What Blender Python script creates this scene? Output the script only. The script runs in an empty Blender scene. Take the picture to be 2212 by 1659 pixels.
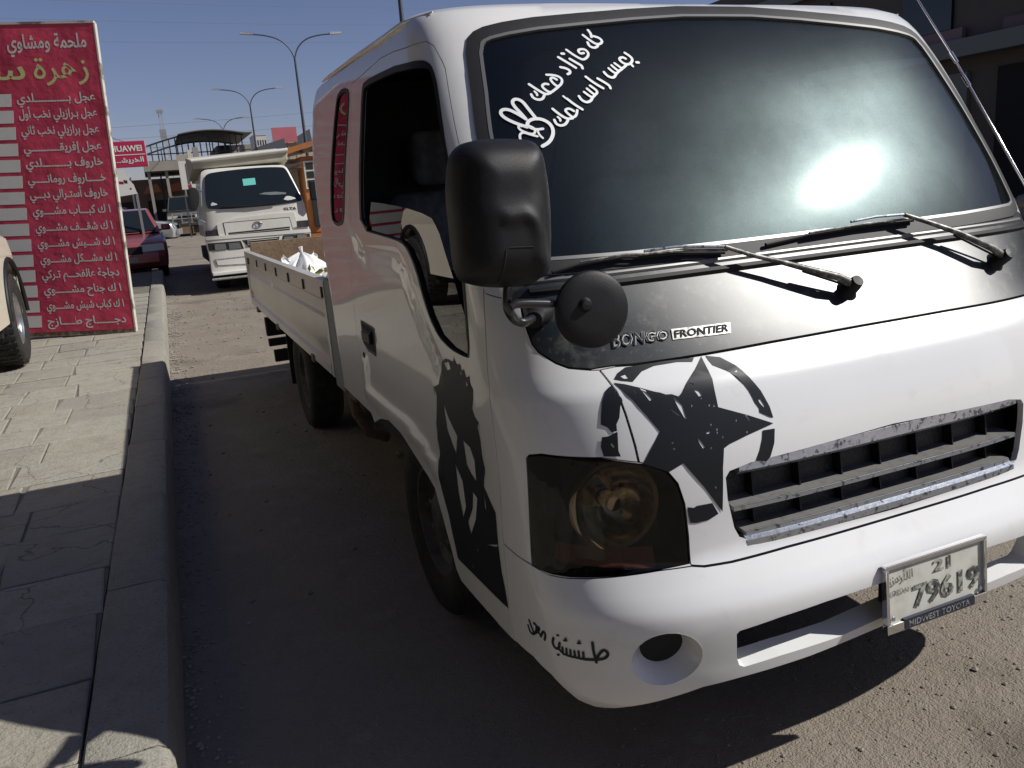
import bpy, bmesh, math, random
from mathutils import Vector, Matrix, Euler
from mathutils.geometry import delaunay_2d_cdt
random.seed(7)
R = math.radians
scene = bpy.context.scene
# ------------------------------------------------------------------ camera
SUN = Vector((1.11, -.53, 1.0)).normalized()
cam = bpy.data.cameras.new('camera'); cob = bpy.data.objects.new('camera', cam)
scene.collection.objects.link(cob); scene.camera = cob
cam.sensor_fit = 'HORIZONTAL'; cam.sensor_width = 36.0; cam.lens = 36.0*1780/2212
cam.clip_start = .05; cam.clip_end = 3000
def _campose(pitch, roll, yaw, C):
    p, r, w = R(pitch), R(roll), R(yaw)
    f = Vector((math.sin(w)*math.cos(p), math.cos(w)*math.cos(p), -math.sin(p)))
    rt = Vector((math.cos(w), -math.sin(w), 0)); up = rt.cross(f)
    r2 = rt*math.cos(r)-up*math.sin(r); u2 = rt*math.sin(r)+up*math.cos(r)
    m = Matrix((r2, u2, -f)).transposed().to_4x4(); m.translation = Vector(C); return m
cob.matrix_world = _campose(13.4, 4.6, 22.3, (-.62, -1.26, 1.41))
# ------------------------------------------------------------------ world, sun, exposure
world = bpy.data.worlds.new('World'); scene.world = world; world.use_nodes = True
nt = world.node_tree; bg = nt.nodes['Background']
sky = nt.nodes.new('ShaderNodeTexSky'); sky.sky_type = 'NISHITA'; sky.sun_disc = False
sky.sun_elevation = math.asin(SUN.z); sky.sun_rotation = math.atan2(SUN.x, SUN.y)
sky.air_density = 1.0; sky.dust_density = .7; sky.ozone_density = 2.4; sky.altitude = 700
tn = nt.nodes.new('ShaderNodeMix'); tn.data_type = 'RGBA'; tn.blend_type = 'MULTIPLY'; tn.inputs[0].default_value = 1; tn.inputs[7].default_value = (1.12, .97, 1.12, 1)
nt.links.new(sky.outputs[0], tn.inputs[6]); nt.links.new(tn.outputs[2], bg.inputs[0]); bg.inputs[1].default_value = .062
sl = bpy.data.lights.new('sun', 'SUN'); sl.energy = 4.9; sl.angle = R(.53); sl.color = (1, .97, .915)
so = bpy.data.objects.new('sun', sl); scene.collection.objects.link(so)
so.rotation_euler = SUN.to_track_quat('Z', 'Y').to_euler(); so.location = (20, -10, 20)
vs = scene.view_settings; vs.view_transform = 'Standard'; vs.look = 'None'; vs.gamma = 1; vs.use_curve_mapping = False
vs.exposure = -.03
scene.cycles.max_bounces = 6; scene.cycles.caustics_reflective = False; scene.cycles.caustics_refractive = False
scene.cycles.sample_clamp_indirect = 4
# ------------------------------------------------------------------ helpers
COL = scene.collection
def link(name, me, mat=None, parent=None, smooth=None):
    o = bpy.data.objects.new(name, me); COL.objects.link(o)
    if mat is not None:
        for m in (mat if isinstance(mat, (list, tuple)) else [mat]): me.materials.append(m)
    if parent is not None: o.parent = parent
    if smooth is not None and smooth > 0:
        me.shade_smooth() if hasattr(me, 'shade_smooth') else None
        try: me.set_sharp_from_angle(angle=R(smooth))
        except Exception: pass
    return o
def tag(o, label=None, cat=None, group=None, kind=None):
    if label: o['label'] = label
    if cat: o['category'] = cat
    if group: o['group'] = group
    if kind: o['kind'] = kind
    return o
def empty(name, loc=(0, 0, 0), rz=0, label=None, cat=None, group=None):
    o = bpy.data.objects.new(name, None); COL.objects.link(o); o.location = loc; o.rotation_euler = (0, 0, rz)
    o.empty_display_size = .1
    return tag(o, label, cat, group)
class MB:
    def __init__(s): s.v = []; s.f = []
    def add(s, vs, fs):
        n = len(s.v); s.v += [tuple(v) for v in vs]; s.f += [tuple(i+n for i in f) for f in fs]; return s
    def box(s, lo, hi, M=None):
        (a, b, c), (d, e, f) = lo, hi
        vs = [(a, b, c), (d, b, c), (d, e, c), (a, e, c), (a, b, f), (d, b, f), (d, e, f), (a, e, f)]
        if M is not None: vs = [tuple(M @ Vector(v)) for v in vs]
        return s.add(vs, [(0, 3, 2, 1), (4, 5, 6, 7), (0, 1, 5, 4), (1, 2, 6, 5), (2, 3, 7, 6), (3, 0, 4, 7)])
    def tube(s, pts, r, n=8, caps=True):
        pts = [Vector(p) for p in pts]; rs = r if isinstance(r, (list, tuple)) else [r]*len(pts)
        vs = []; fs = []; up = None
        for i, p in enumerate(pts):
            d = (pts[min(i+1, len(pts)-1)]-pts[max(i-1, 0)]).normalized()
            if up is None: up = d.orthogonal().normalized()
            up = (up-d*up.dot(d)).normalized(); sd = d.cross(up)
            for k in range(n):
                a = 2*math.pi*k/n; vs.append(p+(up*math.cos(a)+sd*math.sin(a))*rs[i])
        for i in range(len(pts)-1):
            for k in range(n):
                fs.append((i*n+k, i*n+(k+1) % n, (i+1)*n+(k+1) % n, (i+1)*n+k))
        if caps: fs += [tuple(range(n-1, -1, -1)), tuple(range((len(pts)-1)*n, len(pts)*n))]
        return s.add(vs, fs)
    def lathe(s, prof, M, n=32, closed=False):
        vs = []; fs = []; m = len(prof)          # prof: (radius, height along local z)
        for k in range(n):
            a = 2*math.pi*k/n
            for r, h in prof: vs.append(M @ Vector((r*math.cos(a), r*math.sin(a), h)))
        for k in range(n):
            k2 = (k+1) % n
            for i in range(m-1): fs.append((k*m+i, k2*m+i, k2*m+i+1, k*m+i+1))
        if closed: fs += [(k*m+m-1, ((k+1) % n)*m+m-1, ((k+1) % n)*m, k*m) for k in range(n)]
        return s.add(vs, fs)
    def prism(s, poly, M, depth):
        n = len(poly); vs = [M @ Vector((x, y, 0)) for x, y in poly]+[M @ Vector((x, y, depth)) for x, y in poly]
        return s.add(vs, [tuple(range(n-1, -1, -1)), tuple(range(n, 2*n))]+[(i, (i+1) % n, (i+1) % n+n, i+n) for i in range(n)])
    def build(s, name, mat=None, parent=None, smooth=None, bevel=0, seg=2, weld=False):
        me = bpy.data.meshes.new(name); me.from_pydata(s.v, [], s.f); me.validate()
        bm = bmesh.new(); bm.from_mesh(me)
        if weld: bmesh.ops.remove_doubles(bm, verts=bm.verts, dist=.0004)
        bmesh.ops.recalc_face_normals(bm, faces=bm.faces)
        if bevel:
            es = [e for e in bm.edges if len(e.link_faces) == 2 and e.calc_face_angle(0) > R(28)]
            bmesh.ops.bevel(bm, geom=es, offset=bevel, segments=seg, affect='EDGES', profile=.6, clamp_overlap=True)
        bm.to_mesh(me); bm.free()
        return link(name, me, mat, parent, smooth)
# 2-D frame (x right, y up) -> world
def frame(o, ux, uy):
    ux = Vector(ux).normalized(); uy = Vector(uy); uz = ux.cross(uy).normalized(); uy = uz.cross(ux)
    m = Matrix((ux, uy, uz)).transposed().to_4x4(); m.translation = Vector(o); return m
# ------------------------------------------------------------------ materials
def mat(name, col, rough=.5, metal=0, coat=0, spec=.5, noise=None, bump=None, emit=None, crough=.05):
    """noise=(scale, amount, colour2, contrast) ; bump=(scale, strength, distance)"""
    m = bpy.data.materials.new(name); m.use_nodes = True; t = m.node_tree; b = t.nodes['Principled BSDF']
    b.inputs['Base Color'].default_value = (*col, 1); b.inputs['Roughness'].default_value = rough
    b.inputs['Metallic'].default_value = metal; b.inputs['Coat Weight'].default_value = coat
    b.inputs['Coat Roughness'].default_value = crough; b.inputs['Specular IOR Level'].default_value = spec
    tc = t.nodes.new('ShaderNodeTexCoord')
    if noise:
        layers = noise if isinstance(noise, list) else [noise]; prev = None
        for sc, am, c2, con in layers:
            n = t.nodes.new('ShaderNodeTexNoise'); n.inputs['Scale'].default_value = sc; n.inputs['Detail'].default_value = 8; n.inputs['Roughness'].default_value = .62
            t.links.new(tc.outputs['Object'], n.inputs['Vector'])
            r = t.nodes.new('ShaderNodeMapRange'); r.inputs[1].default_value = con[0]; r.inputs[2].default_value = con[1]; r.inputs[4].default_value = am
            t.links.new(n.outputs[0], r.inputs[0])
            x = t.nodes.new('ShaderNodeMix'); x.data_type = 'RGBA'; x.inputs[6].default_value = (*col, 1); x.inputs[7].default_value = (*c2, 1)
            t.links.new(r.outputs[0], x.inputs[0])
            if prev is not None: t.links.new(prev, x.inputs[6])
            prev = x.outputs[2]
        t.links.new(prev, b.inputs['Base Color'])
    if bump:
        bl = bump if isinstance(bump, list) else [bump]; pn = None
        for sc, st, di in bl:
            n = t.nodes.new('ShaderNodeTexNoise'); n.inputs['Scale'].default_value = sc; n.inputs['Detail'].default_value = 6
            t.links.new(tc.outputs['Object'], n.inputs['Vector'])
            u = t.nodes.new('ShaderNodeBump'); u.inputs['Strength'].default_value = st; u.inputs['Distance'].default_value = di
            t.links.new(n.outputs[0], u.inputs['Height'])
            if pn: t.links.new(pn.outputs[0], u.inputs['Normal'])
            pn = u
        t.links.new(pn.outputs[0], b.inputs['Normal'])
    if emit: b.inputs['Emission Color'].default_value = (*emit[0], 1); b.inputs['Emission Strength'].default_value = emit[1]
    return m
def sub(c, k): return tuple(i*k for i in c)
M = {}
WHITE = (.76, .755, .73)
M['paint'] = mat('white_paint', WHITE, .32, 0, .75, .5, [(3, .35, (.66, .64, .58), (.45, .8)), (40, .12, (.5, .47, .4), (.6, .8))], (90, .03, .002), crough=.045)
M['paint_front'] = mat('white_paint_front', (.78, .785, .775), .3, 0, .7, .5, [(5, .25, (.7, .69, .66), (.5, .8)), (120, .5, (.45, .42, .36), (.72, .77)), (14, .22, (.55, .52, .46), (.6, .72))], crough=.05)
M['gap'] = mat('seam_dark', (.012, .012, .012), .8)
M['rubber'] = mat('black_rubber', (.012, .012, .013), .55, 0, 0, .3, (30, .5, (.028, .027, .025), (.5, .8)))
M['trim'] = mat('bright_trim', (.20, .20, .195), .38, .5)
M['plastic'] = mat('black_plastic', (.009, .009, .010), .5, 0, 0, .33, (25, .6, (.022, .021, .020), (.5, .8)), (700, .25, .002))
M['satin'] = mat('black_satin_paint', (.010, .014, .018), .36, 0, .0, .5, [(3.5, .6, (.05, .055, .052), (.45, .6)), (16, .6, (.12, .12, .11), (.54, .68)), (70, .5, (.17, .16, .14), (.6, .7))], crough=.25)
M['sticker_black'] = mat('black_vinyl', (.009, .011, .014), .42, 0, 0, .35, (60, .3, (.03, .03, .03), (.6, .75)))
M['sticker_white'] = mat('white_vinyl', (.78, .80, .80), .4)
M['chrome'] = mat('worn_chrome', (.50, .54, .60), .26, .9, 0, .5, [(60, .85, (.07, .07, .075), (.55, .62)), (25, .6, (.60, .61, .62), (.55, .66))], (60, .2, .003))
M['chrome_clean'] = mat('chrome', (.8, .8, .8), .06, 1)
M['steel_arm'] = mat('worn_black_arm', (.07, .07, .065), .45, .3, 0, .5, (45, .8, (.40, .38, .34), (.45, .65)))
M['dark'] = mat('underbody_black', (.010, .010, .010), .8)
M['tyre'] = mat('tyre_rubber', (.022, .021, .020), .75, 0, 0, .3, (18, .7, (.06, .055, .045), (.45, .75)), (260, .3, .004))
M['rim_dark'] = mat('dirty_steel_rim', (.10, .095, .085), .6, .3, 0, .5, (25, .8, (.03, .025, .02), (.4, .7)))
M['bed'] = mat('galvanised_white_bed', (.50, .49, .46), .38, .05, .25, .5, [(2.5, .5, (.62, .61, .57), (.45, .7)), (30, .55, (.34, .30, .25), (.6, .75))], (12, .12, .02), crough=.15)
M['bedpost'] = mat('blue_grey_post', (.16, .18, .20), .55, 0, 0, .4, (20, .6, (.30, .27, .22), (.5, .75)))
M['rust'] = mat('rusty_brown_steel', (.17, .115, .075), .8, 0, 0, .3, [(6, .7, (.26, .19, .12), (.4, .7)), (40, .7, (.09, .055, .035), (.5, .7))], (50, .3, .01))
def glass_mat(name, base, tint, rough=.02, dust=.0, dcol=(.5, .52, .5), see=0):
    m = bpy.data.materials.new(name); m.use_nodes = True; t = m.node_tree; b = t.nodes['Principled BSDF']
    b.inputs['Base Color'].default_value = (*base, 1); b.inputs['Roughness'].default_value = rough; b.inputs['Specular IOR Level'].default_value = .5
    bo = b.outputs[0]
    if see:
        tr = t.nodes.new('ShaderNodeBsdfTransparent'); tr.inputs[0].default_value = (see*.86, see*.98, see, 1); gl = t.nodes.new('ShaderNodeBsdfGlossy'); gl.inputs['Roughness'].default_value = .012
        fr = t.nodes.new('ShaderNodeFresnel'); fr.inputs[0].default_value = 1.5; ms = t.nodes.new('ShaderNodeMixShader'); t.links.new(fr.outputs[0], ms.inputs[0]); t.links.new(tr.outputs[0], ms.inputs[1]); t.links.new(gl.outputs[0], ms.inputs[2]); bo = ms.outputs[0]
    if dust:
        tc = t.nodes.new('ShaderNodeTexCoord'); n = t.nodes.new('ShaderNodeTexNoise'); n.inputs['Scale'].default_value = 3.2; n.inputs['Detail'].default_value = 9; n.inputs['Roughness'].default_value = .65
        t.links.new(tc.outputs['Object'], n.inputs['Vector'])
        n2 = t.nodes.new('ShaderNodeTexNoise'); n2.inputs['Scale'].default_value = 190; t.links.new(tc.outputs['Object'], n2.inputs['Vector'])
        r = t.nodes.new('ShaderNodeMapRange'); r.inputs[1].default_value = .3; r.inputs[2].default_value = .8; r.inputs[3].default_value = dust*.75; r.inputs[4].default_value = dust*1.3; t.links.new(n.outputs[0], r.inputs[0])
        r2 = t.nodes.new('ShaderNodeMapRange'); r2.inputs[1].default_value = .35; r2.inputs[2].default_value = .7; r2.inputs[3].default_value = .95; r2.inputs[4].default_value = 1.06; t.links.new(n2.outputs[0], r2.inputs[0])
        mu = t.nodes.new('ShaderNodeMath'); mu.operation = 'MULTIPLY'; t.links.new(r.outputs[0], mu.inputs[0]); t.links.new(r2.outputs[0], mu.inputs[1])
        df = t.nodes.new('ShaderNodeBsdfDiffuse'); df.inputs[0].default_value = (*dcol, 1)
        g1 = t.nodes.new('ShaderNodeBsdfGlossy'); g1.inputs['Color'].default_value = (.46, .60, .61, 1); g1.inputs['Roughness'].default_value = .30
        g2 = t.nodes.new('ShaderNodeBsdfGlossy'); g2.inputs['Color'].default_value = (.85, .95, .93, 1); g2.inputs['Roughness'].default_value = .078
        mg = t.nodes.new('ShaderNodeMixShader'); mg.inputs[0].default_value = .34; t.links.new(g1.outputs[0], mg.inputs[1]); t.links.new(g2.outputs[0], mg.inputs[2])
        md = t.nodes.new('ShaderNodeMixShader'); md.inputs[0].default_value = .93; t.links.new(df.outputs[0], md.inputs[1]); t.links.new(mg.outputs[0], md.inputs[2])
        mx = t.nodes.new('ShaderNodeMixShader'); t.links.new(mu.outputs[0], mx.inputs[0]); t.links.new(bo, mx.inputs[1]); t.links.new(md.outputs[0], mx.inputs[2])
        t.links.new(mx.outputs[0], t.nodes['Material Output'].inputs['Surface'])
    return m
M['windscreen'] = glass_mat('dusty_windscreen', (.006, .009, .012), 0, .012, .031, see=.75)
M['sideglass'] = glass_mat('side_glass', (.004, .004, .005), 0, .01)
def smoke_glass(name, tint, fac):
    m = bpy.data.materials.new(name); m.use_nodes = True; t = m.node_tree; t.nodes.remove(t.nodes['Principled BSDF'])
    tr = t.nodes.new('ShaderNodeBsdfTransparent'); tr.inputs[0].default_value = (*tint, 1)
    gl = t.nodes.new('ShaderNodeBsdfGlossy'); gl.inputs['Roughness'].default_value = .03
    fr = t.nodes.new('ShaderNodeFresnel'); fr.inputs[0].default_value = fac
    mx = t.nodes.new('ShaderNodeMixShader'); t.links.new(fr.outputs[0], mx.inputs[0]); t.links.new(tr.outputs[0], mx.inputs[1]); t.links.new(gl.outputs[0], mx.inputs[2])
    t.links.new(mx.outputs[0], t.nodes['Material Output'].inputs['Surface']); return m
M['lens'] = smoke_glass('smoked_lamp_lens', (.56, .50, .42), 1.45)

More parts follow.
